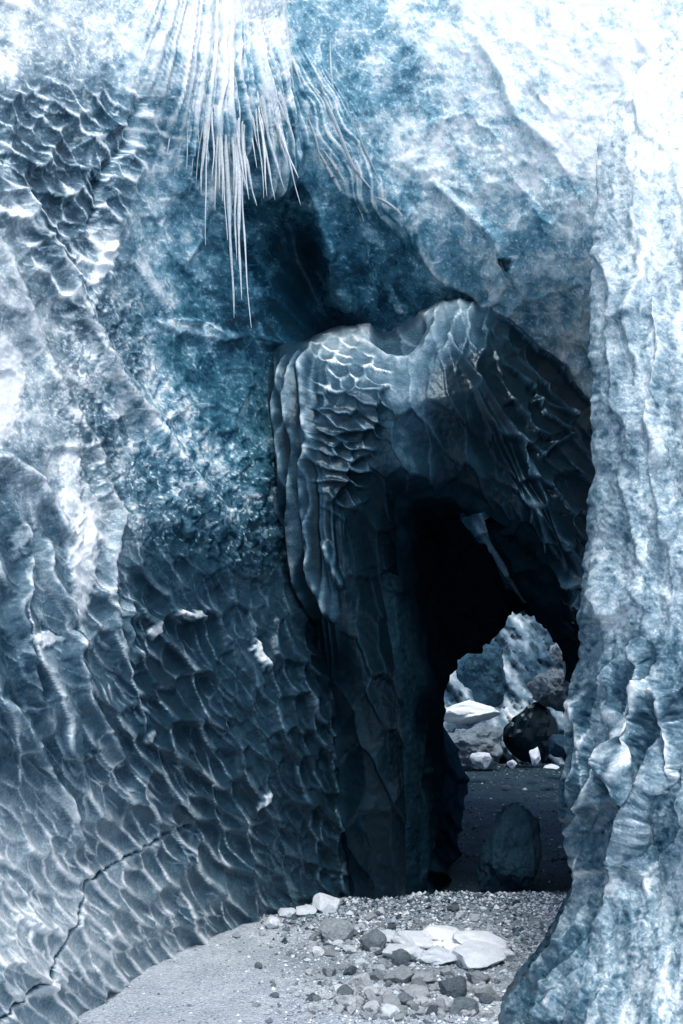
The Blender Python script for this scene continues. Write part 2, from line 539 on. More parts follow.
# crumbly broken ice of the middle band
band = poly_sd(wu, wv, [(60, 300), (130, 300), (200, 430), (330, 470), (300, 560), (180, 560), (110, 520), (60, 420)])
bandw = sstep(18, -14, band)
f1, f2, dx, dy, idc = worley(U / 11 + fbm(U / 14, V / 14, 41, 2), V / 15 + fbm(U / 14, V / 14, 42, 2), 43)
h = h + bandw * 0.010 * (idc - 0.5 + dx)
sq = ridged(U / 13 + 1.1 * fbm(U / 15, V / 15, 141, 3), V / 18 + 1.1 * fbm(U / 15, V / 15, 142, 3), 143, 2)
frost = frost + bandw * (0.42 * sstep(0.80, 0.96, sq) - 0.16 * sstep(0.5, 0.2, sq) + 0.22 * (idc > 0.9) * sstep(0.45, 0.2, f1))

# pale icy rims drawn by the melt: hero folds of the wall
FOLDS = [
    ([(0, 168), (22, 205), (42, 240), (70, 285), (92, 330), (112, 372), (150, 425), (190, 480), (238, 548)], 3.5, 0.08, 0.40),
    ([(-20, 230), (8, 262), (26, 320), (48, 372), (70, 415), (104, 470)], 3, 0.05, 0.35),
    ([(148, 60), (140, 110), (120, 150), (98, 178), (95, 208), (88, 240), (100, 268)], 2.2, -0.05, -0.30),
    ([(-30, 462), (0, 460), (28, 482), (52, 518), (66, 540)], 3, 0.09, 0.38),
    ([(2, 490), (18, 540), (20, 580), (14, 612), (24, 660), (30, 700), (50, 735)], 2.6, 0.08, 0.42),
    ([(42, 540), (44, 572), (58, 600), (70, 630)], 2.4, 0.07, 0.40),
    ([(92, 450), (100, 480), (118, 520), (108, 560), (104, 596), (112, 640), (126, 680)], 2.2, 0.06, 0.30),
    ([(72, 630), (68, 665), (78, 700), (98, 735), (120, 770)], 2.6, 0.08, 0.38),
    ([(128, 600), (122, 625), (126, 648), (140, 660)], 2.0, 0.05, 0.35),
    ([(0, 700), (12, 720), (40, 760), (62, 800), (78, 850)], 2.6, 0.08, 0.30),
    ([(420, 236), (440, 270), (478, 292), (520, 345), (560, 385)], 2.6, 0.05, 0.34),
    ([(338, 190), (366, 196), (396, 206), (420, 232)], 2.2, 0.04, 0.30),
    ([(302, 178), (318, 205), (330, 250), (334, 300)], 1.2, 0.02, 0.16),
    ([(200, 165), (205, 200), (198, 240), (182, 262)], 1.8, 0.03, 0.22),
    ([(470, 30), (505, 80), (520, 120), (560, 150)], 2.4, 0.05, 0.12),
    ([(430, 180), (470, 215), (500, 240), (530, 300)], 2.0, 0.04, 0.15),
    ([(240, 300), (262, 340), (300, 350)], 2.2, 0.04, 0.2),
    ([(486, 300), (512, 332), (545, 372), (566, 395), (586, 430), (600, 480)], 7, 0.04, 0.36),
    ([(505, 315), (540, 350), (575, 400)], 2.5, 0.04, 0.3),
]
for pts, w, hh, ff in FOLDS:
    wob = 5 * fbm(U / 22, V / 22, 77, 3)
    d, t = seg_dist(U + wob, V + wob * 0.6, pts)
    fade = np.clip(np.minimum(t, 1 - t) * 8, 0, 1) ** 0.5
    h += hh * np.exp(-(d / (w * 2.6)) ** 2) * fade
    frost += ff * np.exp(-(d / w) ** 2) * fade * (0.6 + 0.8 * fbm(U / 12, V / 12, 78, 2))

# snow stuck in pockets
for cx, cy, rx, ry, ang, val in [(82, 560, 13, 56, 4, 0.38), (-2, 392, 22, 50, 0, 0.45), (104, 262, 7, 22, 25, 0.7), (152, 632, 5, 7, 0, 0.7),
                                 (186, 615, 16, 3.5, 8, 0.5), (258, 655, 3.5, 15, -28, 0.55), (42, 640, 20, 7, -8, 0.35),
                                 (262, 800, 3, 12, 35, 0.45), (148, 735, 4, 7, 10, 0.4), (12, 540, 6, 20, 10, 0.2), (196, 330, 40, 8, 10, 0.18),
                                 (340, 300, 14, 9, 20, 0.10), (372, 235, 20, 7, 50, 0.12), (395, 300, 16, 5, 60, 0.2), (70, 500, 10, 60, 0, 0.2),
                                 (508, 262, 7, 6, 0, -0.6), (300, 585, 5, 4, 0, .3), (498, 292, 6, 14, 30, 0.2)]:
    a, b = rot(U - cx + 7 * fbm(U / 9, V / 9, 55, 3), V - cy + 7 * fbm(U / 9, V / 9, 56, 3), ang)
    m = sstep(1.25, 0.75, np.hypot(a / rx, b / ry))
    frost += val * m; h += 0.02 * m

# the crack that runs up the lower left wall
d, t = seg_dist(U + 3.5 * fbm(U / 9, V / 9, 90, 3), V + 3.5 * fbm(U / 9, V / 9, 91, 3),
                [(-20, 1035), (8, 1012), (44, 978), (60, 950), (74, 925), (84, 882), (110, 866), (140, 848), (168, 832), (188, 826)])
cw = (1.0 + 0.9 * fbm(U / 10, V / 10, 89, 2)) * (1 - 0.5 * t) + 0.15
crack = np.exp(-(d / cw) ** 2)
h -= 0.035 * crack * (0.4 + 0.6 * sstep(-0.3, 0.2, fbm(U / 12, V / 12, 92, 2)))
frost += -0.5 * crack * sstep(1.0, 0.5, t) + 0.10 * np.exp(-((d - 3.6) / 1.8) ** 2)

# frozen streaks fanning down from the overhang (curtain apron) and the drapes right of it
ang = np.degrees(np.arctan2(U - 215, V + 150)); rad = np.hypot(U - 215, V + 150)
apron = poly_sd(U + 10 * fbm(U / 18, V / 40, 95, 3), V + 24 * fbm(U / 14, V / 60, 96, 3),
                [(140, -80), (265, -80), (285, 60), (302, 150), (290, 180), (262, 190), (240, 170), (222, 215), (205, 180), (176, 190), (158, 140), (140, 60)])
aw = sstep(16, -20, apron)
st = ridged(ang / 2.6 + 0.5 * fbm(ang / 9, rad / 160, 94, 2), rad / 900, 97, 3)
h = h * (1 - aw) + aw * 0.075 * st + 0.10 * aw
frost = frost * (1 - aw) + aw * np.clip(0.52 + 0.42 * sstep(0.3, 0.8, st) + 0.38 * sstep(150, 10, V) + 0.3 * fbm(U / 9, V / 14, 93, 3) - 0.14 * sstep(120, 190, V), 0, 1)
dr = poly_sd(U, V + 14 * fbm(U / 12, V / 60, 98, 2), [(285, 40), (330, 70), (352, 120), (372, 170), (415, 215), (440, 268), (400, 230), (372, 215), (345, 196), (322, 150), (300, 110)])
dw = sstep(10, -10, dr)
aa, bb = rot(U + 14 * fbm(U / 60, V / 60, 99, 2), V, 62)
st2 = ridged(bb / 9, aa / 160, 100, 3)
h = h * (1 - 0.8 * dw) + dw * 0.015 * st2 + 0.03 * dw
frost += dw * (0.35 * sstep(0.45, 0.9, st2) - 0.08)

# right upper ice: soft mottling full of bubbles
ur = sstep(300, 420, U) * sstep(420, 330, V - 0.2 * (U - 400))
f1, f2, dx, dy, idc = worley(U / 42 + 0.8 * fbm(U / 40, V / 40, 110, 3), V / 58 + 0.8 * fbm(U / 40, V / 40, 111, 3), 112)
frost += ur * 0.10 * (idc - 0.5); h += ur * 0.06 * f1 ** 2
mott = fbm(U / 7, V / 7, 113, 4) * 0.10 + fbm(U / 28, V / 28, 114, 5) * 0.34
frost += mott * (1 - 0.75 * low) * sstep(0.1, 0.4, frost)
fil = ridged(U / 8 + 0.8 * fbm(U / 9, V / 9, 117, 2), V / 8 + 0.8 * fbm(U / 9, V / 9, 118, 2), 119, 2)
up_w = (1 - low) * sstep(0.12, 0.35, frost)
frost += up_w * (0.20 * sstep(0.76, 0.95, fil) - 0.08 * sstep(0.30, 0.05, fil))
for sz, sd_, wt_ in ((46, 171, 0.20), (21, 172, 0.15)):
    f1, f2, dx, dy, idc = worley(U / sz + 0.9 * fbm(U / 50, V / 50, sd_, 3), V / (sz * 1.5) + 0.9 * fbm(U / 50, V / 50, sd_ + 5, 3), sd_ + 9)
    vis = sstep(0.0, 0.3, fbm(U / 35, V / 35, sd_ + 20, 2))
    frost += up_w * vis * (wt_ * np.exp(-((f2 - f1) / (1.3 / sz)) ** 2) + 0.12 * (idc - 0.5))
# crystalline veins in the pale bands
vein = sstep(0.80, 0.95, ridged(U / 16 + fbm(U / 20, V / 20, 120, 2), V / 16, 121, 3))
frost += 0.22 * vein * (1 - low) * sstep(0.2, 0.45, frost)
frost += 1.15 * ridge * np.clip(0.62 + 0.6 * frost, 0, 1.0) + low * 0.05 * fbm(U / 30, V / 30, 125, 3)
# light caught on the ridges and shade in the cups, put into the colour
h += 0.006 * fbm(U / 6, V / 6, 130, 3)
scale = np.clip(Y / 6.5, 0.6, 1.4)[..., None]
nW = normals(smooth(Pw, 10))
if nW[500, 400, 1] > 0:
    nW = -nW
Pw = Pw + nW * (h * np.minimum(1, 1))[..., None] * scale
frost = np.clip(frost, 0, 1)

# cut away where the tunnel runs through, and split into the lower wall and the upper vault
hole = (poly_sd(U, V, [(395, 470), (600, 470), (700, 560), (1200, 560), (1200, 1300), (395, 1300)]) < 0)
split = poly_sd(U, V, [(-900, -700), (1300, -700), (1300, 470), (400, 470), (300, 400), (262, 330), (215, 300), (180, 250), (150, 170), (148, 84), (-900, 84)])
isup = split < 0
wb = 5 * fbm(U / 14, V / 14, 150, 3)
lowm = (V - 0.28 * (U - 150) + wb > 555) & (U > 95)
ribm = U + wb < np.interp(V, [100, 230, 300, 400, 520, 660, 800, 900], [-40, -10, 20, 62, 105, 150, 150, 100])
bandm = band + wb < 0
apm = aw > 0.5
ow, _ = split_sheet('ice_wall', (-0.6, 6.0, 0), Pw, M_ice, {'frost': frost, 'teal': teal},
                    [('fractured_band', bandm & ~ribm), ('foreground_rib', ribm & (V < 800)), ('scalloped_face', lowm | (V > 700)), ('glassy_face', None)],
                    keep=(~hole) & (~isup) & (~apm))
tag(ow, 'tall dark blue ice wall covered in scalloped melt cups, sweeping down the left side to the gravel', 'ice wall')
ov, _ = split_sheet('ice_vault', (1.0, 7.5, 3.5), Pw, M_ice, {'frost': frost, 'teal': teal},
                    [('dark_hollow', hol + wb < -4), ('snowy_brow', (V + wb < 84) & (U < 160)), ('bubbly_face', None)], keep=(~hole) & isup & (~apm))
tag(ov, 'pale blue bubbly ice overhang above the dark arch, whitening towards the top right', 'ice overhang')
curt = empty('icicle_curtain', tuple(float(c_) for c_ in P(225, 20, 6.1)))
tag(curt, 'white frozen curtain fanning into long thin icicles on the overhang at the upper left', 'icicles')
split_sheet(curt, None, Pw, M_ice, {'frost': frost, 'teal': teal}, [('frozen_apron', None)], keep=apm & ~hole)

# =================================================================== THE DARK ARCH
ST = [
    [(300, 960, 8.0), (330, 960, 7.45), (362, 960, 7.15), (400, 960, 7.1), (424, 955, 7.6), (430, 950, 8.6), (430, 930, 10), (100, 1000, 10.8)],
    [(298, 870, 8.0), (328, 870, 7.4), (362, 870, 7.05), (400, 870, 7.05), (424, 870, 7.6), (430, 868, 8.6), (430, 868, 10), (100, 900, 10.8)],
    [(295, 780, 8.0), (325, 780, 7.3), (360, 780, 6.95), (398, 780, 6.95), (422, 780, 7.6), (430, 780, 8.7), (430, 780, 10), (100, 800, 10.8)],
    [(290, 680, 8.0), (322, 680, 7.3), (352, 680, 6.9), (390, 680, 6.95), (418, 680, 7.6), (434, 690, 8.8), (432, 706, 10.2), (100, 690, 10.8)],
    [(280, 600, 8.0), (306, 600, 7.25), (335, 600, 6.8), (375, 592, 7.0), (408, 598, 7.7), (428, 625, 9), (437, 692, 10.2), (120, 560, 10.8)],
    [(262, 500, 8.2), (284, 490, 7.35), (318, 485, 6.75), (362, 510, 6.9), (404, 545, 7.5), (428, 575, 9), (452, 668, 10.2), (140, 400, 10.8)],
    [(255, 370, 8.4), (283, 356, 7.6), (322, 400, 6.85), (366, 448, 6.85), (408, 510, 7.4), (436, 540, 9), (476, 645, 10.2), (260, 240, 10.8)],
    [(330, 322, 8.9), (316, 342, 7.9), (352, 372, 7.05), (392, 425, 6.9), (432, 500, 7.35), (456, 530, 8.8), (500, 619, 10), (420, 200, 10.8)],
    [(390, 322, 9.0), (385, 333, 8.1), (398, 362, 7.2), (425, 420, 6.95), (456, 502, 7.45), (474, 535, 8.8), (515, 604, 10), (500, 180, 10.8)],
    [(440, 300, 8.7), (438, 314, 7.8), (440, 350, 7.15), (455, 420, 7.0), (474, 512, 7.5), (488, 545, 8.8), (522, 603, 10), (560, 200, 10.8)],
    [(500, 308, 8.6), (488, 320, 7.8), (486, 368, 7.2), (490, 440, 7.1), (502, 530, 7.5), (512, 562, 8.8), (532, 606, 10), (700, 240, 10.8)],
    [(580, 375, 8.5), (550, 385, 7.8), (538, 425, 7.3), (528, 480, 7.15), (526, 538, 7.5), (538, 574, 8.8), (548, 617, 10), (840, 400, 10.8)],
    [(618, 478, 8.4), (591, 480, 7.8), (574, 500, 7.3), (560, 530, 7.15), (550, 565, 7.5), (558, 606, 8.8), (562, 636, 10), (880, 560, 10.8)],
    [(620, 600, 8.4), (602, 600, 7.8), (594, 612, 7.3), (588, 632, 7.2), (580, 645, 7.6), (580, 664, 8.8), (580, 682, 10), (880, 680, 10.8)],
    [(640, 780, 8.4), (625, 780, 7.8), (612, 780, 7.3), (604, 780, 7.2), (596, 780, 7.6), (594, 780, 8.8), (592, 780, 10), (880, 800, 10.8)],
    [(640, 960, 8.4), (625, 960, 7.8), (612, 960, 7.3), (604, 960, 7.2), (596, 960, 7.6), (594, 960, 8.8), (592, 960, 10), (880, 1000, 10.8)],
]
ST = np.array(ST, float)
sk = np.array([0, 70, 150, 240, 310, 400, 520, 610, 680, 740, 800, 880, 970, 1080, 1240, 1400], float)
tk = np.array([0, 36, 80, 140, 210, 260, 320, 470], float)
s = np.arange(0, 1400, 1.35); t = np.concatenate([np.arange(0, 225, 1.2), np.arange(225, 320, 1.5), np.arange(320, 471, 3)])
A = cr(sk, ST, s)                       # (ns, nt_k, 3)
A = cr(tk, np.swapaxes(A, 0, 1), t)     # (nt, ns, 3)
A = np.swapaxes(A, 0, 1)                # (ns, nt, 3)
AU, AV, AY = A[..., 0], A[..., 1], A[..., 2]
S, T = np.meshgrid(s, t, indexing='ij')
AY = AY + 0.08 * fbm(S / 130, T / 70, 203, 2)
SLIT = [(456, 522), (468, 514), (490, 508), (510, 514), (505, 528), (517, 560), (532, 596), (526, 606), (508, 582), (486, 548)]
for _ in range(2):                       # bring the mesh edges onto the rim of the slit in the tunnel roof
    s0 = poly_sd(AU, AV, SLIT)
    gx_ = poly_sd(AU + 0.5, AV, SLIT) - s0; gy_ = poly_sd(AU, AV + 0.5, SLIT) - s0
    gl = np.hypot(gx_, gy_) + 1e-6
    m = (np.abs(s0) < 3.2) & (T > 200)
    AU = np.where(m, AU - s0 * gx_ / gl, AU); AV = np.where(m, AV - s0 * gy_ / gl, AV)
sdv = poly_sd(AU, AV, SLIT)
Pa = P(AU, AV, AY)
ATONE = [  # own dark ice; light from above put into the pale top rows
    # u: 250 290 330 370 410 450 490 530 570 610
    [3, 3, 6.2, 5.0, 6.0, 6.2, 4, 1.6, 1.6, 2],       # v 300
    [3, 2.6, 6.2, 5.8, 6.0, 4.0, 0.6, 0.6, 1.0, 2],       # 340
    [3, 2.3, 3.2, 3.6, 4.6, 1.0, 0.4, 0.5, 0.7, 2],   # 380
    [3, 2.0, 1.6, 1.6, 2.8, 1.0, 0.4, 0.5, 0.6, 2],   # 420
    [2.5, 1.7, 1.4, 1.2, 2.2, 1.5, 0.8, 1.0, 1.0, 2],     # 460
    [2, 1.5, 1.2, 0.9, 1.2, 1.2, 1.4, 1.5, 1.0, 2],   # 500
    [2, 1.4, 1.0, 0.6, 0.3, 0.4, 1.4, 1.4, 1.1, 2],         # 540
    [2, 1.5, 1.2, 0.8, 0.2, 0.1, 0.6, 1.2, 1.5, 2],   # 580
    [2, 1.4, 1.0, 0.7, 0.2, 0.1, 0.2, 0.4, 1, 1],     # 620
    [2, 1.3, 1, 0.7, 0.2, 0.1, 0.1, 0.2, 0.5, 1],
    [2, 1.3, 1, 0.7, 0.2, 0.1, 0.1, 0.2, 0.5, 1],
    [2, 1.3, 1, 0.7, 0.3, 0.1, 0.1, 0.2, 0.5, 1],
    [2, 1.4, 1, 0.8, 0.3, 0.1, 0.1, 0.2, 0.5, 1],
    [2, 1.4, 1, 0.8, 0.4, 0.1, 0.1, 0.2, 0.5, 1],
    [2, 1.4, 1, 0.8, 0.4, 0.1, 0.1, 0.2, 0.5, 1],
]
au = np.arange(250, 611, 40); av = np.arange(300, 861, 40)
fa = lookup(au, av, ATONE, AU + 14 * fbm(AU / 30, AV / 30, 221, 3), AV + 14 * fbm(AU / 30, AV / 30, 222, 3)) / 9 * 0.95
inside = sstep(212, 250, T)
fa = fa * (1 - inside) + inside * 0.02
ha = np.zeros_like(AU); ra = np.zeros_like(AU)


def add_a(w, amp, hr, rk):
    global ha, ra
    ha = ha + 0.55 * w * amp * hr[0]
    ra = np.maximum(ra, w * rk * hr[1])


cl = sstep(12, -12, poly_sd(AU, AV, [(316, 338), (352, 338), (392, 378), (388, 420), (372, 450), (362, 500), (336, 520), (318, 480), (318, 420)]))
front = 1 - inside
add_a(cl, 0.10, scallops(AU, AV, 19, 12, 25, 301, lip=0.7, warp=0.45, rw=0.13), 0.62)
rightw = sstep(480, 520, AU) * front
add_a(rightw, 0.11, scallops(AU, AV, 46, 17, 50, 302, lip=1.2, rw=0.06), 0.46)
topw = sstep(8, -8, poly_sd(AU, AV, [(420, 305), (500, 305), (510, 350), (450, 372), (425, 350)]))
add_a(topw, 0.08, scallops(AU, AV, 34, 13, 115, 303, lip=0.8, rw=0.12), 0.3)
rest = front * (1 - cl) * (1 - rightw)
lowp = sstep(520, 640, AV)
legw = sstep(332, 350, AU + 4 * fbm(AV / 30, AU / 30, 207, 2)) * np.ones_like(AU)
rest = rest * np.maximum(legw, sstep(640, 700, AV))
fl = ridged((AU - 0.16 * np.maximum(AV - 430, 0) * 0.5) / 9 + 0.5 * fbm(AU / 40, AV / 60, 208, 2), AV / 400, 209, 1)
lw = (1 - legw) * front * (1 - cl) * sstep(345, 380, AV) * sstep(700, 620, AV)
ha += lw * 0.035 * fl
fa += lw * (0.30 * sstep(0.6, 0.92, fl) - 0.04)
add_a(rest * (1 - lowp), 0.05, scallops(AU, AV, 52, 24, 75, 304, lip=0.9, rw=0.05), 0.20)
add_a(rest * lowp * sstep(420, 380, AU), 0.06, scallops(AU, AV, 48, 20, 80, 305, lip=1.0, rw=0.08), 0.17)
add_a(inside, 0.09, scallops(S, T, 52, 26, 15, 306, lip=1.0, rw=0.04), 0.05)
for pts, w, hh, ff in [
    ([(312, 342), (306, 372), (312, 405), (316, 440), (310, 480), (316, 540), (326, 590), (338, 622)], 2.2, 0.12, 0.62),
    ([(300, 350), (296, 400), (302, 450), (300, 520), (308, 580), (318, 620)], 2.0, 0.11, 0.42),
    ([(290, 356), (284, 410), (290, 470), (288, 540)], 1.8, 0.10, 0.34),
    ([(326, 540), (336, 570), (342, 590)], 1.8, 0.08, 0.45),
    ([(352, 338), (376, 352), (398, 362), (412, 352), (420, 335), (432, 316)], 2.6, 0.05, 0.3),
    ([(370, 365), (400, 400), (402, 450), (408, 480)], 7, 0.02, 0.12),
    ([(400, 508), (420, 498), (445, 494), (470, 506)], 1.8, 0.03, 0.18),
    ([(448, 340), (458, 360), (490, 400), (530, 470), (566, 545), (586, 600)], 2.0, 0.08, 0.16),
    ([(470, 380), (500, 440), (532, 500), (560, 560)], 1.8, 0.05, 0.14),
    ([(500, 335), (530, 372), (556, 402), (584, 448), (590, 486)], 2.0, 0.02, 0.25),
    ([(530, 400), (552, 408), (572, 420)], 1.7, 0.05, 0.34),
    ([(540, 460), (556, 446), (574, 432)], 1.7, 0.05, 0.30),
    ([(360, 330), (376, 330), (400, 326)], 5, 0.0, 0.16),
]:
    wob = 4 * fbm(AU / 45, AV / 60, 277, 2)
    d, tt = seg_dist(AU + wob, AV + wob * .5, pts)
    fade = np.clip(np.minimum(tt, 1 - tt) * 8, 0, 1) ** 0.5 * front
    ha += hh * 0.8 * np.exp(-(d / (w * 1.7)) ** 2) * fade
    fa += ff * np.exp(-(d / w) ** 2) * fade * (0.6 + 0.8 * fbm(AU / 10, AV / 10, 278, 2))
# smooth scoop in the saddle on top
sad = sstep(6, -6, poly_sd(AU, AV, [(376, 326), (420, 318), (430, 322), (420, 340), (408, 356), (388, 354), (372, 342)]))
ha -= 0.10 * sad; fa -= 0.26 * sad
fa += 0.10 * fbm(AU / 9, AV / 9, 280, 4) * sstep(0.2, 0.5, fa)
fa += 1.2 * ra * np.clip(0.7 + 0.6 * fa, 0, 1)  # light on the cup rims put into the arch colour
# jagged outer and inner edges
ha += 0.06 * fbm(S / 70, T / 60, 281, 1) * (sstep(50, 20, T)) + 0.12 * fbm(S / 90, T / 90, 282, 2) * sstep(190, 215, T)
ha += 0.005 * fbm(AU / 6, AV / 6, 283, 3)
nA = normals(smooth(Pa, 10))
mid_i = np.unravel_index(np.argmin((S - 520) ** 2 + (T - 120) ** 2), S.shape)
if nA[mid_i][1] > 0:
    nA = -nA
Pa = Pa + nA * ha[..., None]
fa = np.clip(fa, 0, 1)
wb = 5 * fbm(AU / 14, AV / 14, 290, 3)
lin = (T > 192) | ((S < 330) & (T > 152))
crest = (AV + wb < 372 - 0.25 * np.abs(AU - 400)) & (AU < 500) & (T > 30)
slit = np.zeros(T.shape, bool)
slit[:-1, :-1] = ((sdv[:-1, :-1] + sdv[1:, :-1] + sdv[:-1, 1:] + sdv[1:, 1:]) / 4 < -0.05) & (T[:-1, :-1] > 200)
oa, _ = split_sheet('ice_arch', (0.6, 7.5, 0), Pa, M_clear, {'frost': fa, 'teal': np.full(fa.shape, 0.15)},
                    [('tunnel_lining', lin), ('pale_lit_crest', crest), ('leg', (S + wb < 400)), ('leg', (S + wb > 930)), ('span', None)],
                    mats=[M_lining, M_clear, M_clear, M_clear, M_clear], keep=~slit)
tag(oa, 'nearly black ice arch, top coloured pale for light from above, with fluted left leg, standing over the passage', 'ice arch')

# =================================================================== ice spur hanging inside the tunnel mouth
def ribbon(name, stations, ntv, mat, base, seed, teal_=0.2, ridge_k=0.3, amp=0.05, cell=(40, 18, 60), edge=None, n_s=260):
    """closed tube-like body through cross-section stations [(list of (px,py,Y))]"""
    R = np.array(stations, float)
    k = np.arange(len(R)) * 60.0
    ss = np.linspace(0, k[-1], n_s)
    R = cr(k, R, ss)
    # close the ring
    R = np.concatenate([R[:, -1:], R, R[:, :1], R[:, 1:2]], 1)
    kt = np.arange(-1, R.shape[1] - 1) * 40.0
    tt = np.linspace(0, kt[-2], ntv)
    B = np.swapaxes(cr(kt, np.swapaxes(R, 0, 1), tt), 0, 1)
    Pp = P(B[..., 0], B[..., 1], B[..., 2])
    Sg, Tg = np.meshgrid(ss, tt, indexing='ij')
    hh, rr, idc = scallops(B[..., 0], B[..., 1], cell[0], cell[1], cell[2], seed, lip=0.9, rw=0.07)
    w = np.clip(np.minimum(Tg - 0, tt[-1] - Tg) / 12, 0, 1)
    f = base + 0.16 * fbm(B[..., 0] / 12, B[..., 1] / 12, seed + 3, 3) * (base > 0.1) + ridge_k * rr
    if edge is not None:
        for pts, wd, ff in edge:
            d, q = seg_dist(B[..., 0], B[..., 1], pts)
            f = f + ff * np.exp(-(d / wd) ** 2)
    nn = normals(smooth(Pp, 4))
    c0 = Pp.mean(axis=(0, 1))
    if ((Pp - c0) * nn).sum() < 0: nn = -nn
    Pp = Pp + nn * (amp * hh * w)[..., None]
    return sheet(name, Pp, mat, {'frost': np.clip(f, 0, 1), 'teal': np.full(f.shape, teal_)})


spur = ribbon('ice_spur', [
    [(380, 420, 12.4), (440, 450, 12.0), (520, 440, 11.8), (540, 420, 12.6), (440, 400, 13.0)],
    [(420, 480, 12.3), (466, 500, 11.9), (526, 490, 11.7), (540, 480, 12.6), (470, 470, 13.0)],
    [(450, 525, 12.2), (484, 540, 11.8), (530, 530, 11.7), (544, 520, 12.6), (484, 515, 13.0)],
    [(480, 570, 12.1), (506, 580, 11.8), (536, 570, 11.8), (548, 565, 12.6), (506, 560, 13.0)],
    [(504, 598, 12.1), (518, 604, 11.9), (536, 600, 11.9), (546, 595, 12.6), (520, 590, 13.0)],
    [(516, 612, 12.2), (522, 614, 12.1), (530, 612, 12.1), (534, 610, 12.5), (524, 608, 12.8)]],
    100, M_clear, 0.50, 401, teal_=0.9, ridge_k=0.45, edge=[([(476, 525), (500, 562), (514, 586), (523, 606)], 3.5, 0.35), ([(500, 520), (516, 560), (528, 592)], 2, 0.3)])  # back-lit glow and bright edges put into the tongue's tone
tag(spur, 'blue lit tongue of ice seen through the slanted slit above the bright opening', 'ice spur')
slab = ribbon('hanging_slab', [
    [(488, 524, 8.0), (512, 520, 7.75), (545, 515, 7.7), (555, 505, 8.4), (510, 505, 8.7)],
    [(490, 540, 8.0), (518, 538, 7.7), (556, 538, 7.7), (566, 530, 8.4), (515, 530, 8.8)],
    [(506, 566, 8.2), (530, 566, 7.85), (572, 570, 7.8), (582, 566, 8.5), (530, 560, 8.9)],
    [(522, 596, 8.4), (546, 598, 8.05), (584, 602, 8.0), (594, 600, 8.7), (548, 594, 9.1)],
    [(546, 626, 8.6), (562, 628, 8.3), (590, 634, 8.2), (600, 632, 8.9), (566, 624, 9.3)],
    [(564, 656, 8.8), (575, 658, 8.5), (596, 662, 8.4), (606, 660, 9.1), (580, 654, 9.5)],
    [(574, 690, 9.0), (582, 690, 8.7), (600, 690, 8.6), (610, 690, 9.3), (590, 688, 9.7)]],
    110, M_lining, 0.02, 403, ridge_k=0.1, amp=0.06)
tag(slab, 'black slab of ice hanging down to the right, between the blue tongue and the white column', 'ice slab')

bk = np.array([[(380, 700, 14.5), (424, 706, 14.3), (444, 726, 14), (458, 752, 14), (466, 790, 14)],
               [(370, 716, 11.5), (420, 720, 11.3), (436, 748, 11), (450, 786, 11), (458, 840, 11)],
               [(370, 756, 9.8), (412, 760, 9.6), (426, 795, 9.4), (440, 838, 9.4), (446, 890, 9.4)],
               [(370, 816, 8.7), (404, 818, 8.6), (414, 846, 8.5), (426, 880, 8.4), (432, 930, 8.4)],
               [(370, 880, 8.1), (396, 882, 8.0), (406, 900, 7.9), (414, 930, 7.9), (418, 960, 7.9)]], float)
bs = np.linspace(0, 4, 220); bt = np.linspace(0, 4, 160)
BB = cr(np.arange(5.), bk, bs); BB = np.swapaxes(cr(np.arange(5.), np.swapaxes(BB, 0, 1), bt), 0, 1)
Pb = P(BB[..., 0], BB[..., 1], BB[..., 2])
hb_, rb_, _i = scallops(BB[..., 0], BB[..., 1], 30, 13, 66, 402, lip=1.1, rw=0.08)
nb = normals(smooth(Pb, 4))
if nb[110, 80, 2] < 0: nb = -nb
Pb = Pb + nb * (0.07 * hb_)[..., None]
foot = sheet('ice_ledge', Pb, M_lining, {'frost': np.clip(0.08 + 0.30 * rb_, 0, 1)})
tag(foot, 'low scalloped bank of dark ice along the left side of the passage floor', 'ice bank')

# =================================================================== RIGHT ICE COLUMN
ek = [-620, -190, -40, 60, 130, 220, 300, 380, 450, 520, 560, 600, 650, 700, 750, 800, 845, 880, 910, 940, 970, 1000, 1030, 1080]
ex = [900, 800, 720, 650, 603, 592, 590, 590, 593, 590, 588, 582, 579, 572, 567, 559, 566, 572, 560, 540, 522, 508, 500, 492]
eY = [6.9, 6.8, 6.6, 6.5, 6.35, 6.1, 5.8, 5.45, 5.2, 5.05, 4.95, 4.9, 4.9, 4.85, 4.8, 4.75, 4.75, 4.75, 4.72, 4.68, 4.6, 4.5, 4.4, 4.3]
cv = np.concatenate([np.arange(-620, -40, 6), np.arange(-40, 1080, 1.3), np.arange(1080, 1200, 5)]); ct = np.concatenate([np.arange(-40, 0, 2.2), np.arange(0, 200, 1.3), np.arange(200, 900, 5)])
E = cr(ek, np.array([ex, eY]).T, cv)
CV, CT = np.meshgrid(cv, ct, indexing='ij')
e0 = E[:, :1]; y0 = E[:, 1:]
lobe = 9.0 * fbm(CV / 150, CT * 0, 507, 2) + 8.0 * fbm(CV / 46, CT * 0, 500, 3) + 2.5 * fbm(CV / 13, CT * 0, 501, 2) + 2.2 * np.abs(fbm(CV / 17, CT * 0, 503, 2))
tpos = np.maximum(CT, 0)
CU = e0 + lobe * np.exp(-tpos / 25) + tpos + np.where(CT < 0, -CT * 1.1, 0)
CY = y0 - (0.18 + 0.44 * sstep(60, 420, CV)) * (1 - np.exp(-tpos / 42)) - 0.0016 * tpos + np.where(CT < 0, (-CT / 40) ** 0.8 * 1.6, 0)
CY += 0.14 * fbm(CU / 46, CV / 110, 505, 3) * sstep(0, 30, tpos)
Pc = P(CU, CV, CY)
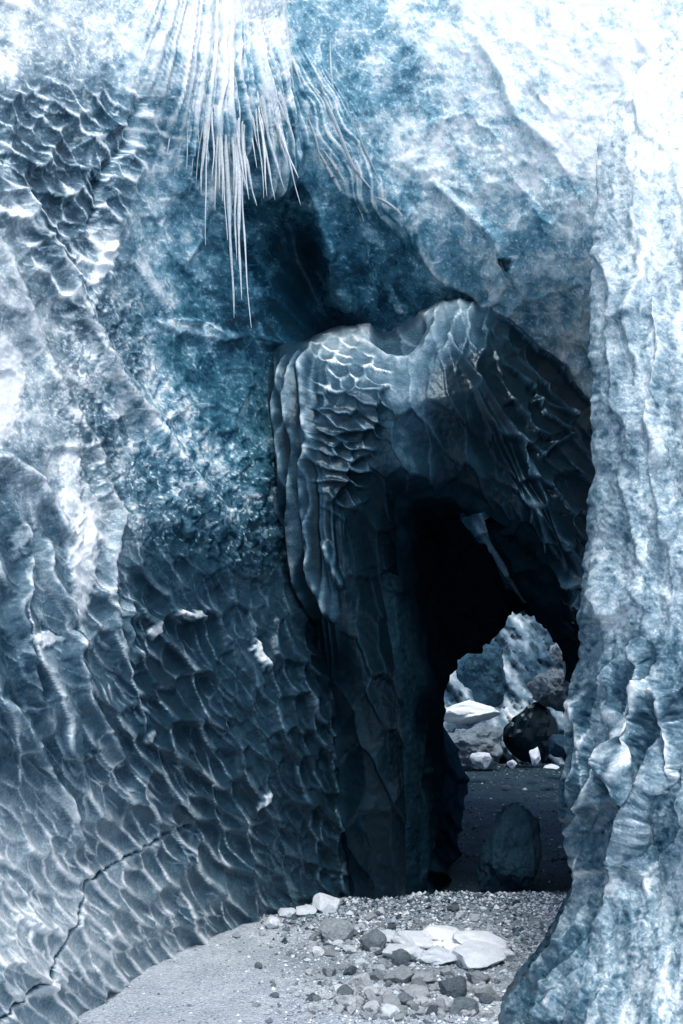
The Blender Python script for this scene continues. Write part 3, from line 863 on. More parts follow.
CTONE = [
    # u 500 550 600 650 700 750
    [6.6, 6.6, 7.4, 7.8, 7.8, 7.4],     # v 0
    [6.6, 6.6, 7.1, 7.8, 7.8, 7.4],     # 100
    [6.6, 6.6, 6.1, 7.1, 7.4, 7.4],     # 200
    [5.7, 5.7, 5.7, 6.1, 6.8, 6.6],     # 300
    [5.7, 5.7, 5.5, 5.9, 6.6, 6.6],     # 400
    [5.7, 5.7, 5.4, 5.5, 6.2, 6.6],     # 500
    [5.7, 5.3, 5.4, 6.1, 5.7, 6.6],     # 600
    [4.9, 5.3, 4.9, 3.7, 3.5, 4.0],     # 700
    [4.9, 4.5, 3.8, 5.2, 5.4, 4.9],     # 800
    [4.0, 4.2, 4.7, 5.7, 5.9, 5.7],     # 900
    [3.7, 4.5, 5.7, 6.1, 6.2, 6.6],     # 1000
    [4.0, 4.9, 5.7, 6.2, 6.6, 6.6]]
fc = lookup(np.arange(500, 751, 50), np.arange(0, 1101, 100), CTONE,
            CU + 22 * fbm(CU / 34, CV / 40, 521, 4), CV + 30 * fbm(CU / 34, CV / 40, 522, 4)) / 9 * 0.95
hc = np.zeros_like(CU); rc = np.zeros_like(CU)
lo = sstep(610, 690, CV); bot = sstep(880, 930, CV)
for w, amp, hr, rk in [
    (lo * sstep(980, 900, CV + 0.5 * (CU - 560)), 0.11, scallops(CU, CV, 84, 32, 106, 531, lip=1.1, rw=0.05), 0.62),
    (lo, 0.02, scallops(CU, CV, 40, 18, 112, 532, lip=1.0, rw=0.07), 0.22),
    (bot * sstep(620, 560, CU), 0.09, scallops(CU, CV, 66, 17, 128, 533, lip=1.1, rw=0.09), 0.40),
    (1 - lo, 0.11, scallops(CU, CV, 110, 40, 88, 534, lip=0.8, warp=0.6, rw=0.04), 0.12),
    (1 - lo, 0.015, scallops(CU, CV, 34, 20, 80, 535, lip=0.8, warp=0.7, rw=0.06), 0.10)]:
    hc += 0.6 * w * amp * hr[0]; rc = np.maximum(rc, w * rk * hr[1])
    if rk > 0.39:                      # clear cup floors between rims painted bright as if lit
        fc -= w * 0.13 * sstep(0.45, 0.75, hr[2]) * (1 - hr[1])
for pts, w, hh, ff in [
    ([(636, 640), (650, 670), (648, 715), (636, 750), (622, 790)], 2.6, 0.10, 0.35),
    ([(660, 690), (674, 712), (676, 760), (668, 790)], 2.4, 0.09, 0.35),
    ([(606, 700), (622, 735), (616, 765), (596, 800), (578, 812)], 2.4, 0.09, 0.30),
    ([(572, 700), (584, 730), (580, 770), (570, 800)], 2.2, 0.07, 0.30),
    ([(630, 210), (644, 260), (628, 320), (640, 372)], 2.0, 0.05, 0.12),
    ([(655, 300), (662, 360), (650, 420), (664, 470)], 2.4, 0.07, 0.10)]:
    wob = 4 * fbm(CU / 16, CV / 16, 577, 3)
    d, tt = seg_dist(CU + wob, CV + wob * .5, pts)
    fade = np.clip(np.minimum(tt, 1 - tt) * 8, 0, 1) ** 0.5
    hc += hh * np.exp(-(d / (w * 2.6)) ** 2) * fade
    fc += ff * np.exp(-(d / w) ** 2) * fade
fil = ridged(CU / 8 + 0.8 * fbm(CU / 9, CV / 9, 617, 2), CV / 9, 619, 2)
fc += 0.12 * sstep(0.72, 0.93, fil) - 0.14 * sstep(0.30, 0.05, fil)
fc += 0.17 * fbm(CU / 7, CV / 9, 541, 4) + 0.26 * fbm(CU / 22, CV / 60, 542, 4) + 0.08 - 0.03 * sstep(100, 300, CV)
# sugary patches of open bubbles
sug = sstep(0.0, 0.25, fbm(CU / 22, CV / 40, 545, 3))
f1, f2, dx, dy, idc = worley(CU / 4.2, CV / 4.2, 546)
fc += sug * (0.16 * (idc - 0.45)) * sstep(0.6, 0.3, f1)
fc += rc * np.clip(0.4 + 0.5 * fc, 0, 1)
hc += 0.012 * fbm(CU / 7, CV / 8, 547, 3)
nC = normals(smooth(Pc, 8))
mi = (cv.size // 2, 60)
if nC[mi][1] > 0: nC = -nC
Pc = Pc + nC * (hc * 0.72 * (0.35 + 0.65 * sstep(0, 26, tpos)))[..., None]
wb = 8 * fbm(CU / 20, CV / 20, 590, 3)
oc, _ = split_sheet('ice_column', (1.0, 4.5, 0), Pc, M_white, {'frost': np.clip(fc, 0, 1), 'teal': np.full(fc.shape, 0.16)},
                    [('white_shaft', CV + wb < 640), ('rippled_foot', None)])
tag(oc, 'thick column of white bubbly ice with rippled foot, filling the right edge beside the passage', 'ice column')

# =================================================================== GROUND
M = N('gravel_ground')
n1 = M.noise(3.0, 5, 0.6); n2 = M.noise(55, 4, 0.7); vv = M.voro(90); wet_shade = M.attr('frost')
g = M.math('ADD', M.math('MULTIPLY', n1, 0.45), M.math('MULTIPLY', n2, 0.75))
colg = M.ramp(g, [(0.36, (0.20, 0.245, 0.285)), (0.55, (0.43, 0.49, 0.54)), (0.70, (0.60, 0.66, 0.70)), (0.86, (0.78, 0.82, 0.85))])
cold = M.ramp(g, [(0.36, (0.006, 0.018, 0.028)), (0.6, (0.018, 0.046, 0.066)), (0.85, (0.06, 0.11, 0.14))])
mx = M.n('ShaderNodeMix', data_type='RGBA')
M.l(wet_shade, mx.inputs[0]); M.l(cold, mx.inputs[6]); M.l(colg, mx.inputs[7])
M.l(mx.outputs[2], M.b.inputs['Base Color'])
M.b.inputs['Roughness'].default_value = 0.85
M.l(M.bump(M.math('ADD', M.math('MULTIPLY', vv, -1.0), n2), 0.014, 0.9), M.b.inputs['Normal'])
M_ground = M.m


def ground_z(x, y):
    x = np.asarray(x, float); y = np.asarray(y, float)
    z = 0.045 * fbm(x / 1.7, y / 1.7, 601, 4) + 0.012 * fbm(x / 0.3, y / 0.3, 602, 3)
    z = z + 0.05 * np.exp(-((y - 7.05) / 0.35) ** 2) * sstep(-0.6, 0.2, x)
    z = z - 0.24 * sstep(7.25, 7.9, y) * sstep(17, 12, y)
    return z


gx = np.concatenate([np.concatenate([np.linspace(-400, -40, 10), np.linspace(-36, -4, 30)[:-1]]), np.arange(-4, 5, 0.022), np.linspace(5, 36, 30), np.linspace(40, 400, 10)])
gy = np.concatenate([np.linspace(-400, -24, 12), np.linspace(-20, 2.6, 30)[:-1], np.arange(2.6, 9, 0.018), np.arange(9, 22, 0.05), np.linspace(22, 90, 40), np.linspace(100, 400, 8)])
GX, GY = np.meshgrid(gx, gy)
GZ = ground_z(GX, GY)
near = (np.abs(GX) < 4.5) & (GY > 2.6) & (GY < 22)
GZ = np.where(near, GZ, 0.3 * GZ + 0.0)
f1, f2, dx, dy, idc = worley(GX / 0.055, GY / 0.055, 603)
GZ = GZ + np.where(near & (GY < 9), 0.007 * idc * sstep(0.5, 0.1, f1), 0)
dry_lit = 1 - sstep(6.3, 7.5, GY + 0.25 * fbm(GX / 0.6, GY / 0.6, 605, 3)) * sstep(19.5, 18, GY)  # wet passage floor, with the tunnel shade put into its colour
dry_lit = np.clip(dry_lit * (0.62 + 0.38 * sstep(0.3, -0.6, GX + 0.5 * fbm(GX / 0.5, GY / 0.5, 606, 3)) + 0.5 * sstep(5.6, 4.8, GY)), 0, 1)
og = sheet('ground', np.stack([GX, GY, GZ], -1), M_ground, {'frost': dry_lit}, flip=True)
tag(og, kind='structure')

# added ring of unseen ice hills, keeps the warm horizon out of reflections
ha_ = np.linspace(0, 2 * math.pi, 200); hr_ = np.linspace(0, 1, 24)
HA, HR = np.meshgrid(ha_, hr_)
hx = np.sin(HA); hy = np.cos(HA)
RR_ = 34 + 60 * HR
HZ = (7 + 6 * fbm(hx * 3, hy * 3, 650, 4)) * sstep(0, 0.5, HR) + 2.5 * sstep(0, .2, HR) * fbm(hx * RR_ / 7, hy * RR_ / 7, 651, 4) - 0.3 + 5 * HR
oh = sheet('added_hills', np.stack([hx * RR_, hy * RR_, HZ], -1), M_ice, {'frost': np.clip(0.62 + 0.4 * fbm(hx * RR_ / 9, hy * RR_ / 9, 652, 4), 0, 1)})
tag(oh, kind='structure')

# =================================================================== ROCKS
def rock_material(name, ramp_, bump=0.012, scale=9.0, rough=0.85):
    k = N(name)
    n1 = k.noise(scale, 6, 0.65); n2 = k.noise(scale * 8, 4, 0.7)
    oi = k.n('ShaderNodeObjectInfo').outputs['Random']
    f = k.math('ADD', k.math('ADD', k.math('MULTIPLY', n1, 0.6), k.math('MULTIPLY', n2, 0.4)),
               k.math('MULTIPLY', k.math('SUBTRACT', oi, 0.5), 0.26))
    k.l(k.ramp(f, ramp_), k.b.inputs['Base Color'])
    k.b.inputs['Roughness'].default_value = rough
    k.l(k.bump(k.math('ADD', n1, k.math('MULTIPLY', n2, 0.4)), bump, 0.9), k.b.inputs['Normal'])
    return k.m


M_grey = rock_material('grey_rock', [(0.3, (0.17, 0.20, 0.225)), (0.5, (0.34, 0.38, 0.40)), (0.72, (0.56, 0.60, 0.62))])
M_darkrock = rock_material('dark_rock', [(0.3, (0.06, 0.085, 0.105)), (0.5, (0.14, 0.18, 0.205)), (0.72, (0.28, 0.33, 0.36))])
M_pale = rock_material('pale_rock', [(0.3, (0.38, 0.43, 0.46)), (0.5, (0.60, 0.64, 0.66)), (0.72, (0.72, 0.76, 0.78))])
M_snow = rock_material('white_ice_chunk', [(0.25, (0.52, 0.60, 0.65)), (0.5, (0.74, 0.79, 0.82)), (0.75, (0.90, 0.92, 0.93))], bump=0.01, scale=6, rough=0.6)
M_teal = rock_material('wet_blue_rock', [(0.3, (0.007, 0.028, 0.048)), (0.5, (0.016, 0.056, 0.088)), (0.72, (0.045, 0.11, 0.155))], scale=5)


def rock_mesh(name, seed, cuts=7, sub=3, rough=0.10, flat=0.75, mat=None):
    r = random.Random(seed)
    bm = bmesh.new()
    bmesh.ops.create_icosphere(bm, subdivisions=sub, radius=0.5)
    planes = []
    for _ in range(cuts):
        nrm = Vector((r.gauss(0, 1), r.gauss(0, 1), r.gauss(0, 0.8))).normalized()
        planes.append((nrm, r.uniform(0.24, 0.42)))
    off = Vector((seed * 3.7, seed * 1.3, 0))
    for vt in bm.verts:
        p = vt.co.copy()
        for nrm, dd in planes:
            q = p.dot(nrm)
            if q > dd: p -= nrm * (q - dd) * 0.92
        p += p.normalized() * (mnoise.fractal(p * 4 + off, 0.8, 2, 4) * rough * 0.5)
        vt.co = Vector((p.x, p.y, p.z * flat))
    for f in bm.faces: f.smooth = True
    me = bpy.data.meshes.new(name)
    bm.to_mesh(me); bm.free()
    if mat: me.materials.append(mat)
    try:
        me.set_sharp_from_angle(angle=math.radians(16))
    except Exception:
        pass
    return me


def place_rock(name, px, py, wpx, ratio, me, label, cat, group=None, rz=None, deep=1.0, yoff=None, z=None):
    """rock whose foot is seen at px, py"""
    x, y = G(px, py)
    for _ in range(3):
        zz = float(ground_z(x, y)); x, y = G(px, py, zz)
    w = wpx / FPX * y
    o = bpy.data.objects.new(name, me); C.objects.link(o)
    hgt = w * ratio
    o.scale = (w, w * deep, hgt / 0.75)
    o.location = (x, y + w * deep * 0.30, zz + hgt * 0.24)
    o.rotation_euler = (random.uniform(-0.12, 0.12), random.uniform(-0.12, 0.12), rz if rz is not None else random.uniform(0, 6.28))
    tag(o, label, cat, group)
    return o


me_r = {}
for kname, mt in (('g', M_grey), ('d', M_darkrock), ('p', M_pale), ('s', M_snow), ('t', M_teal)):
    me_r[kname] = [rock_mesh('rock', 10 + i + 20 * ord(kname), cuts=14 if kname != 's' else 15, sub=4, mat=mt,
                             rough=0.09 if kname != 's' else 0.07) for i in range(4)]

NAMED = [
    ('ice_chunk', 324, 913, 34, 0.62, 's', 'largest white ice chunk against the foot of the dark scalloped wall'),
    ('ice_chunk', 304, 917, 25, 0.60, 's', 'white ice chunk just left of the largest one at the wall foot'),
    ('ice_chunk', 271, 929, 19, 0.95, 's', 'upright white ice chunk at the left end of the stones along the wall foot'),
    ('ice_chunk', 286, 918, 22, 0.55, 's', 'flat white ice chunk beside the upright one at the wall foot'),
    ('ice_chunk', 378, 925, 10, 0.6, 's', 'very small white ice piece above the dark angular rock'),
    ('rock', 338, 944, 40, 0.72, 'g', 'largest rounded grey rock below the white ice chunks'),
    ('rock', 372, 952, 29, 0.95, 'd', 'angular dark grey rock right of the largest rounded rock'),
    ('rock', 399, 966, 22, 1.05, 'd', 'small dark blue rock at the left edge of the white ice patch'),
    ('rock', 453, 998, 32, 0.85, 'd', 'dark grey boulder at the lower edge of the white ice patch'),
    ('rock', 425, 985, 26, 0.60, 'g', 'brown grey rock touching the left side of the dark boulder below the ice patch'),
    ('rock', 402, 984, 34, 0.55, 'g', 'broad low rock left of the dark boulder and below the ice patch'),
    ('rock', 478, 985, 26, 0.5, 'g', 'low grey rock right of the dark boulder, under the white ice patch'),
    ('rock', 464, 969, 12, 0.8, 'd', 'little dark stone lying in front of the white ice patch'),
    ('rock', 421, 1002, 30, 0.55, 'g', 'grey rock in the rubble below the brown grey rock'),
    ('rock', 446, 1012, 26, 0.6, 'p', 'pale rock in the rubble near the bottom edge'),
    ('rock', 487, 1000, 24, 0.6, 'g', 'grey rock between the dark boulder and the right ice foot'),
    ('rock', 468, 1017, 34, 0.55, 'd', 'dark flat rock at the bottom of the rubble heap'),
    ('rock', 390, 1010, 26, 0.6, 'g', 'grey rock at the bottom left of the rubble heap'),
    ('rock', 372, 1000, 22, 0.6, 'p', 'pale stone on the left flank of the rubble heap'),
    ('rock', 345, 1005, 24, 0.5, 'p', 'pale flat stone out on the gravel left of the rubble heap'),
    ('rock', 312, 950, 16, 0.6, 'p', 'pale stone left of the largest rounded rock'),
    ('rock', 455, 912, 14, 0.6, 'd', 'small dark stone on the bare gravel above the white ice patch'),
    ('rock', 538, 964, 20, 0.6, 'd', 'dark stone beside the rippled foot of the white column'),
]
for nm, px, py, w, ra_, kd, lb in NAMED:
    place_rock(nm, px, py, w, ra_, me_r[kd][random.randrange(4)], lb, 'ice chunk' if nm == 'ice_chunk' else 'rock')

# the white ice patch: a low lumpy slab
def lump(name, cx, cy, rx, ry, hh, seed, mat, label, cat, irregular=0.35, n=90):
    th = np.linspace(0, 2 * math.pi, n * 2, endpoint=False); rr = np.linspace(0, 1, n)
    TH, RR = np.meshgrid(th, rr)
    out = 1 + irregular * fbm(np.cos(TH) * 1.4 + seed, np.sin(TH) * 1.4, seed, 4)
    X = cx + rx * RR * out * np.cos(TH); Yy = cy + ry * RR * out * np.sin(TH)
    f1, f2, dx, dy, idc = worley(X / 0.22, Yy / 0.26, seed + 3)
    Z = hh * (1 - RR ** 3) * (0.45 + 0.75 * (1 - f1 ** 2) * (0.5 + idc)) + 0.01 * fbm(X / .06, Yy / .06, seed + 4, 3)
    Z = Z * sstep(1.0, 0.86, RR) - 0.02
    Pt = np.stack([X, Yy, ground_z(X, Yy) + Z], -1)
    Pt = np.concatenate([Pt, Pt[:, :1]], 1)
    o = sheet(name, Pt, mat, {'frost': np.full(Pt.shape[:2], 0.9)}, flip=True)
    tag(o, label, cat)
    return o


x, y = G(418, 955)
lump('ice_slab', *G(462, 952), 0.36, 0.42, 0.035, 702, M_snow, 'broad thin sheet of white ice under the white slabs in the rubble', 'ice slab')
lump('ice_slab', *G(264, 991), 0.11, 0.13, 0.015, 704, M_snow, 'thin white ice patch alone on the smooth gravel, left of the rubble', 'ice slab')
for px, py, w, ra_, q, lb in [
    (402, 962, 34, 0.55, 0, 'leftmost slab of the white ice patch, sloping down to the left'),
    (414, 950, 44, 0.38, 1, 'long white slab at the upper left of the white ice patch'),
    (446, 944, 34, 0.40, 2, 'white slab at the top middle of the white ice patch'),
    (482, 950, 48, 0.34, 3, 'wide white slab at the top right of the white ice patch'),
    (438, 966, 40, 0.40, 1, 'low white slab in the middle of the white ice patch'),
    (476, 970, 54, 0.42, 0, 'largest white slab at the lower right of the white ice patch'),
    (505, 962, 30, 0.40, 2, 'rightmost slab of the white ice patch, next to the column foot'),
    (385, 944, 22, 0.55, 3, 'small white slab at the upper left tip of the white ice patch')]:
    place_rock('ice_slab', px, py, w * 1.22, ra_, me_r['s'][q], lb, 'ice slab', deep=1.1)

# rubble: countable small stones around the heap
grp = 'small stones of the rubble heap'
cnt = 0
rr = random.Random(5)
while cnt < 285:
    px = rr.gauss(400, 70); py = 1024 - abs(rr.gauss(0, 38)) - 2 if rr.random() < 0.72 else rr.uniform(915, 1000)
    if px < 255 or px > 545 or py < 912: continue
    if px > 500 and py > 975 - (px - 500) * 1.0: continue
    if 392 < px < 512 and 932 < py < 975 and rr.random() < 0.93: continue
    if px < 340 and rr.random() < 0.4: continue
    w = min(17, max(5.0, rr.lognormvariate(2.05, 0.42))) * (0.75 + 0.45 * (py - 900) / 124)
    kd = rr.choices('gdps', (0.40, 0.13, 0.36, 0.11))[0]
    place_rock('stone', px, py, w, rr.uniform(0.5, 0.85), me_r[kd][rr.randrange(4)],
               'small ' + {'g': 'grey', 'd': 'dark', 'p': 'pale', 's': 'white'}[kd] + ' stone ' + (
                   'on the bare gravel behind the white ice slabs' if py < 935 else
                   'on the open gravel left of the rubble heap' if px < 345 else
                   'beside the rippled foot of the white column' if px > 492 else
                   'among the rocks just left of the white ice slabs' if py < 978 else
                   'in the rubble heap along the bottom edge, below the dark boulder'), 'stone', grp, deep=rr.uniform(0.8, 1.2))
    cnt += 1

# fine gravel (beyond counting)
def gravel(name, n, fn, mat, seed):
    rg = np.random.default_rng(seed)
    base = np.array([[1, 0, 0], [-1, 0, 0], [0, 1, 0], [0, -1, 0], [0, 0, 1], [0, 0, -1]], float)
    fc_ = np.array([[0, 2, 4], [2, 1, 4], [1, 3, 4], [3, 0, 4], [2, 0, 5], [1, 2, 5], [3, 1, 5], [0, 3, 5]])
    x_, y_, r_ = fn(rg, n)
    n = len(x_)
    z_ = ground_z(x_, y_)
    jit = rg.uniform(0.55, 1.3, (n, 6, 3))
    a = rg.uniform(0, 6.28, n)
    vv_ = base[None] * jit * r_[:, None, None] * np.array([1, 1, 0.7])
    ca, sa = np.cos(a)[:, None], np.sin(a)[:, None]
    X = vv_[..., 0] * ca - vv_[..., 1] * sa; Yv = vv_[..., 0] * sa + vv_[..., 1] * ca
    V_ = np.stack([X + x_[:, None], Yv + y_[:, None], vv_[..., 2] + (z_ + r_ * 0.25)[:, None]], -1).reshape(-1, 3)
    F_ = (fc_[None] + (np.arange(n) * 6)[:, None, None]).reshape(-1, 3)
    me = raw_mesh(name, V_, F_, {'tone': np.repeat(rg.uniform(0, 1, n), 6)}, smooth_shade=False)
    o = link(name, me, mat)
    tag(o, kind='stuff')
    return o


k = N('pebbles')
k.l(k.ramp(k.attr('tone'), [(0, (0.08, 0.11, 0.14)), (0.4, (0.28, 0.33, 0.37)), (0.8, (0.50, 0.56, 0.60)), (1, (0.80, 0.83, 0.85))]), k.b.inputs['Base Color'])
k.b.inputs['Roughness'].default_value = 0.8
M_peb = k.m
k = N('wet_pebbles')
k.l(k.ramp(k.attr('tone'), [(0, (0.010, 0.02, 0.03)), (0.5, (0.03, 0.06, 0.08)), (0.93, (0.09, 0.15, 0.18)), (1, (0.4, 0.46, 0.5))]), k.b.inputs['Base Color'])
k.b.inputs['Roughness'].default_value = 0.6
M_wpeb = k.m


def f_near(rg, n):
    x_ = rg.uniform(-1.3, 1.9, n); y_ = 3.9 + 3.3 * rg.uniform(0, 1, n) ** 1.3
    dens = np.clip(0.35 + 0.65 * sstep(-0.45, 0.2, x_ + 0.3 * fbm(x_ / .4, y_ / .4, 801, 2)), 0, 1)
    m = rg.uniform(0, 1, n) < dens
    x_, y_ = x_[m], y_[m]
    r_ = np.clip(rg.lognormal(-5.1, 0.5, len(x_)), 0.002, 0.024)
    r_ *= np.where(x_ < -0.35, 0.6, 1)
    return x_, y_, r_


def f_far(rg, n):
    x_ = rg.uniform(-0.3, 4.5, n); y_ = rg.uniform(7.1, 19, n)
    return x_, y_, np.clip(rg.lognormal(-4.6, 0.55, n), 0.004, 0.05)


def f_lip(rg, n):
    x_ = rg.uniform(-0.9, 1.8, n); y_ = rg.uniform(5.9, 7.5, n)
    m = rg.uniform(0, 1, n) < sstep(-0.8, 0.3, x_ + 0.5 * (y_ - 6.4) + 0.3 * fbm(x_ / .3, y_ / .3, 811, 2))
    x_, y_ = x_[m], y_[m]; n = len(x_)
    return x_, y_, np.clip(rg.lognormal(-4.9, 0.55, n), 0.003, 0.035)


gravel('gravel', 36000, f_near, M_peb, 901)
gravel('wet_gravel', 9000, f_far, M_wpeb, 902)
gravel('wet_gravel', 3500, f_lip, M_wpeb, 903)
gravel('gravel', 7000, f_lip, M_peb, 904)

# boulder in the passage
def big_rock(name, px, py_foot, Yd, wpx, hpx, me, label, cat='boulder', rz=0.0, deep=0.8, sink=0.08, tilt=0.0, z0=None):
    w = wpx / FPX * Yd; hgt = hpx / FPX * Yd
    c = P(px, py_foot - hpx / 2, Yd)
    o = bpy.data.objects.new(name, me); C.objects.link(o)
    o.scale = (w, w * deep, hgt / 0.75 * (1 + sink))
    o.location = (c[0], c[1], c[2] - hgt * sink * 0.5)
    o.rotation_euler = (0, tilt, rz)
    tag(o, label, cat)
    return o


me_b = rock_mesh('boulder', 58, cuts=13, sub=5, rough=0.14, mat=M_teal)
big_rock('boulder', 509, 896, 8.5, 78, 90, me_b, 'dark teal boulder standing in the passage beyond the gravel lip', rz=0.9, sink=0.15, tilt=0.3)

# =================================================================== BEYOND THE TUNNEL
M_far = rock_material('snowy_slope', [(0.3, (0.10, 0.15, 0.19)), (0.45, (0.25, 0.32, 0.37)), (0.56, (0.55, 0.62, 0.66)), (0.72, (0.85, 0.88, 0.9))], scale=1.6, bump=0.05)
# slope rising to the upper left, streaked with snow
fu = np.arange(330, 760, 2.0); fv = np.arange(330, 800, 2.0)
FU, FV = np.meshgrid(fu, fv)
FY = grid2([330, 450, 520, 580, 640, 760], [330, 560, 640, 700, 740, 800],
           [[30, 30, 29, 28, 27, 26], [25, 25, 24.5, 24, 23, 22], [22, 22, 22, 21.5, 21, 20], [20, 20, 20, 20, 19.5, 19],
            [18.6, 18.6, 18.8, 19.2, 19, 18], [18, 18, 18.2, 18.8, 18.5, 17.6]], fu, fv)
a, b = rot(FU, FV, 50)
fsl = 0.46 + 0.62 * fbm(b / 16, a / 60, 1001, 4) + 0.22 * fbm(FU / 7, FV / 7, 1002, 3)
FY = FY + 0.8 * fbm(b / 14, a / 60, 1001, 4) + 0.3 * fbm(FU / 8, FV / 8, 1003, 3)
fsl = np.where(FV > 700, fsl + 0.1, fsl)
osl = sheet('glacier_slope', P(FU, FV, FY), M_ice, {'frost': np.clip(fsl, 0, 1)})
tag(osl, kind='structure')

me_o1 = rock_mesh('outcrop', 71, cuts=9, sub=5, rough=0.18, mat=M_darkrock)
me_o2 = rock_mesh('outcrop', 74, cuts=11, sub=5, rough=0.16, mat=M_teal)
me_o3 = rock_mesh('outcrop', 77, cuts=10, sub=5, rough=0.16, mat=M_pale)
big_rock('rock_outcrop', 484, 700, 18.2, 66, 62, me_o2, 'dark wedge shaped rock below the snow streaks, left in the far opening', 'rock', rz=0.8, tilt=0.35)
big_rock('rock_outcrop', 552, 712, 17.6, 62, 52, me_o1, 'overhanging dark rock roof above the black hollow in the far opening', 'rock', rz=2.0)
big_rock('rock_outcrop', 578, 706, 17.0, 34, 66, me_o2, 'rounded dark rock at the right rim of the far opening', 'rock', rz=1.2)
big_rock('rock_outcrop', 566, 668, 17.6, 30, 34, me_o1, 'upper rounded rock stacked over the right rim rock in the far opening', 'rock', rz=0.2)
big_rock('snow_ledge', 466, 722, 17.8, 66, 22, me_r['s'][1], 'snow covered ledge on the left of the far opening', 'snow ledge', rz=0.3, deep=0.9)
big_rock('rock_ledge', 474, 768, 17.4, 78, 48, me_o1, 'flat grey rock shelf under the snow covered ledge', 'rock', rz=0.6, deep=0.8)
big_rock('hollow_shade', 530, 758, 17.8, 58, 58, rock_mesh('hollow', 90, cuts=6, sub=4, rough=0.1, mat=ice_material('hollow_shade_black', 0.02)), 'black body standing for the shade in the hollow behind the white blocks', 'rock', rz=0.3, deep=0.5)  # black filler in place of the dark inside the hollow
# blocks in front of the hollow
me_s = me_r['s']
big_rock('ice_block', 482, 768, 15.6, 28, 20, me_s[0], 'angular white block on the left at the end of the passage floor', 'ice block', rz=0.5)
big_rock('ice_block', 535, 764, 15.4, 20, 17, me_s[1], 'pointed white block in the middle at the end of the passage floor', 'ice block', rz=1.5)
big_rock('ice_block', 560, 758, 15.8, 26, 26, me_r['t'][2], 'blue grey block on the right at the end of the passage floor', 'ice block', rz=2.5)
big_rock('ice_block', 513, 768, 15.3, 12, 9, me_s[2], 'tiny white block between the angular and the pointed block', 'ice block', rz=2.5)
big_rock('ice_block', 552, 770, 15.0, 24, 6, me_s[3], 'thin flat white slab right of the pointed block', 'ice block', rz=1.0)
big_rock('stone', 507, 791, 13.0, 12, 6, me_r['g'][1], 'single grey stone on the dark passage floor', 'stone')

# =================================================================== ICICLES of the frozen curtain
bpy.context.view_layer.update()
inv = Matrix.Translation(-Vector(curt.location))


def wall_Y(px, py):
    i = min(int(np.searchsorted(v, py)), len(v) - 1); j = min(int(np.searchsorted(u, px)), len(u) - 1)
    return Pw[i, j, 1]


def tube(name, pts, radii, mat, frostv, parent, sides=8):
    n = len(pts); V_ = []; fr = []
    for i, (p, r) in enumerate(zip(pts, radii)):
        q = pts[min(i + 1, n - 1)] - pts[max(i - 1, 0)]
        q = q.normalized(); a_ = q.orthogonal().normalized(); b_ = q.cross(a_)
        for k_ in range(sides):
            th = 2 * math.pi * k_ / sides
            V_.append(p + (a_ * math.cos(th) + b_ * math.sin(th)) * r)
            fr.append(frostv)
    F_ = []
    for i in range(n - 1):
        for k_ in range(sides):
            F_.append([i * sides + k_, i * sides + (k_ + 1) % sides, (i + 1) * sides + (k_ + 1) % sides, (i + 1) * sides + k_])
    me = raw_mesh(name, np.array([tuple(a_) for a_ in V_]), np.array(F_), {'frost': np.array(fr)})
    return link(name, me, mat, parent)


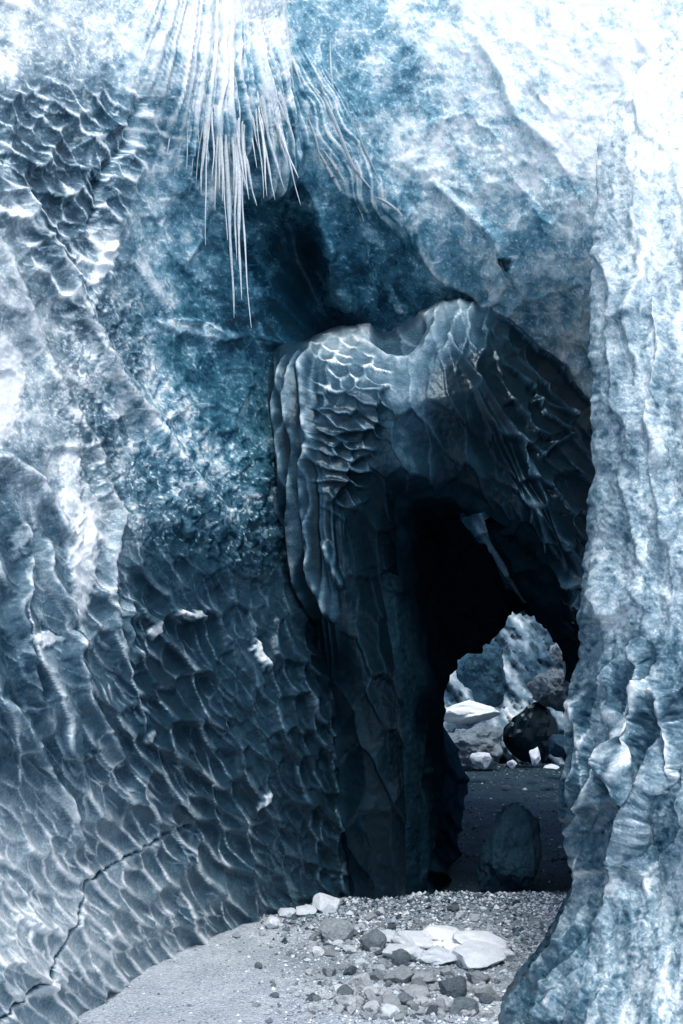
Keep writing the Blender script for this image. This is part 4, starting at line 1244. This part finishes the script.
ri = random.Random(9)
ENDS = [(294, 150), (300, 205), (255, 206), (262, 170), (275, 200), (240, 200), (285, 190), (249, 328), (243, 300), (232, 318), (238, 260),
        (225, 240), (215, 210), (268, 196), (289, 165), (220, 190), (205, 245), (296, 178), (246, 186), (281, 150)]
hero = list(ENDS)
for _ in range(60):
    ex0 = ri.uniform(165, 303)
    hero.append((ex0, ri.uniform(70, 205 - 0.5 * max(0, 225 - ex0))))
for i, (ex_, ey_) in enumerate(hero):
    top = ri.uniform(-30, 60) if i > 19 else ri.uniform(20, 90)
    # streak converges on the crest at the top
    fx = 218 + (ex_ - 218) * 0.58 + ri.uniform(-7, 7)
    n_ = 22; pts = []; rad_ = []
    wig = ri.uniform(0, 9); thick = ri.choice((0.006, 0.009, 0.012, 0.016, 0.022))
    for q in range(n_):
        tq = q / (n_ - 1)
        px = fx + (ex_ - fx) * (tq ** 1.15) + 1.8 * math.sin(wig + tq * 6) + 0.8 * math.sin(2 * wig + tq * 17)
        py = top + (ey_ - top) * tq
        Yw = min(wall_Y(px, py), wall_Y(px + 3, py), wall_Y(px - 3, py)) - 0.010
        Yw += 0.035 * max(0.0, 1 - tq * 3)
        Yy = Yw if q == 0 else min(pts_Y + 0.006, Yw)        # hangs free where the wall steps back
        pts_Y = Yy
        pts.append(inv @ Vector(P(px, py, Yy)))
        rad_.append(thick * (1 - tq) ** 0.6 * (1 + 0.22 * math.sin(q * 1.9 + wig) + 0.2 * math.sin(q * 0.8 + 2 * wig)) + 0.0012)
    # smooth depth
    for _s in range(3):
        pts = [pts[0]] + [(pts[a_ - 1] + pts[a_] * 2 + pts[a_ + 1]) / 4 for a_ in range(1, n_ - 1)] + [pts[-1]]
    tube('icicle', pts, rad_, M_white, ri.uniform(0.78, 1.0), curt)

drape = empty('ice_drape', tuple(P(370, 150, 6.9)))
tag(drape, 'curved glassy ribs of ice sweeping right and down beside the icicle fan', 'ice ribs')
bpy.context.view_layer.update()
inv = Matrix.Translation(-Vector(drape.location))
for path, rr_, fr_ in [([(300, 78), (322, 96), (338, 130), (352, 165), (372, 190)], 0.016, 0.8),
                       ([(318, 150), (330, 172), (344, 195), (356, 207)], 0.014, 0.9),
                       ([(322, 148), (340, 175), (358, 205), (364, 222)], 0.010, 0.85),
                       ([(310, 60), (326, 100), (346, 150), (362, 178)], 0.010, 0.7),
                       ([(345, 100), (360, 140), (380, 182)], 0.010, 0.7),
                       ([(330, 40), (331, 70), (334, 95)], 0.008, 0.8),
                       ([(352, 200), (372, 196), (392, 206), (410, 225), (424, 252), (436, 272)], 0.012, 0.75),
                       ([(305, 110), (316, 140), (320, 165)], 0.009, 0.8)]:
    pa = np.array(path, float); kk = np.arange(len(pa)); qq = np.linspace(0, len(pa) - 1, 24)
    pp = cr(kk, pa, qq)
    pts = [inv @ Vector(P(a_, b_, wall_Y(a_, b_) - 0.01)) for a_, b_ in pp]
    for _s in range(3):
        pts = [pts[0]] + [(pts[i - 1] + pts[i] * 2 + pts[i + 1]) / 4 for i in range(1, 23)] + [pts[-1]]
    tube('ice_rib', pts, [rr_ * (1 - 0.8 * abs(2 * i / 23 - 1) ** 2) + 0.001 for i in range(24)], M_white, fr_, drape)
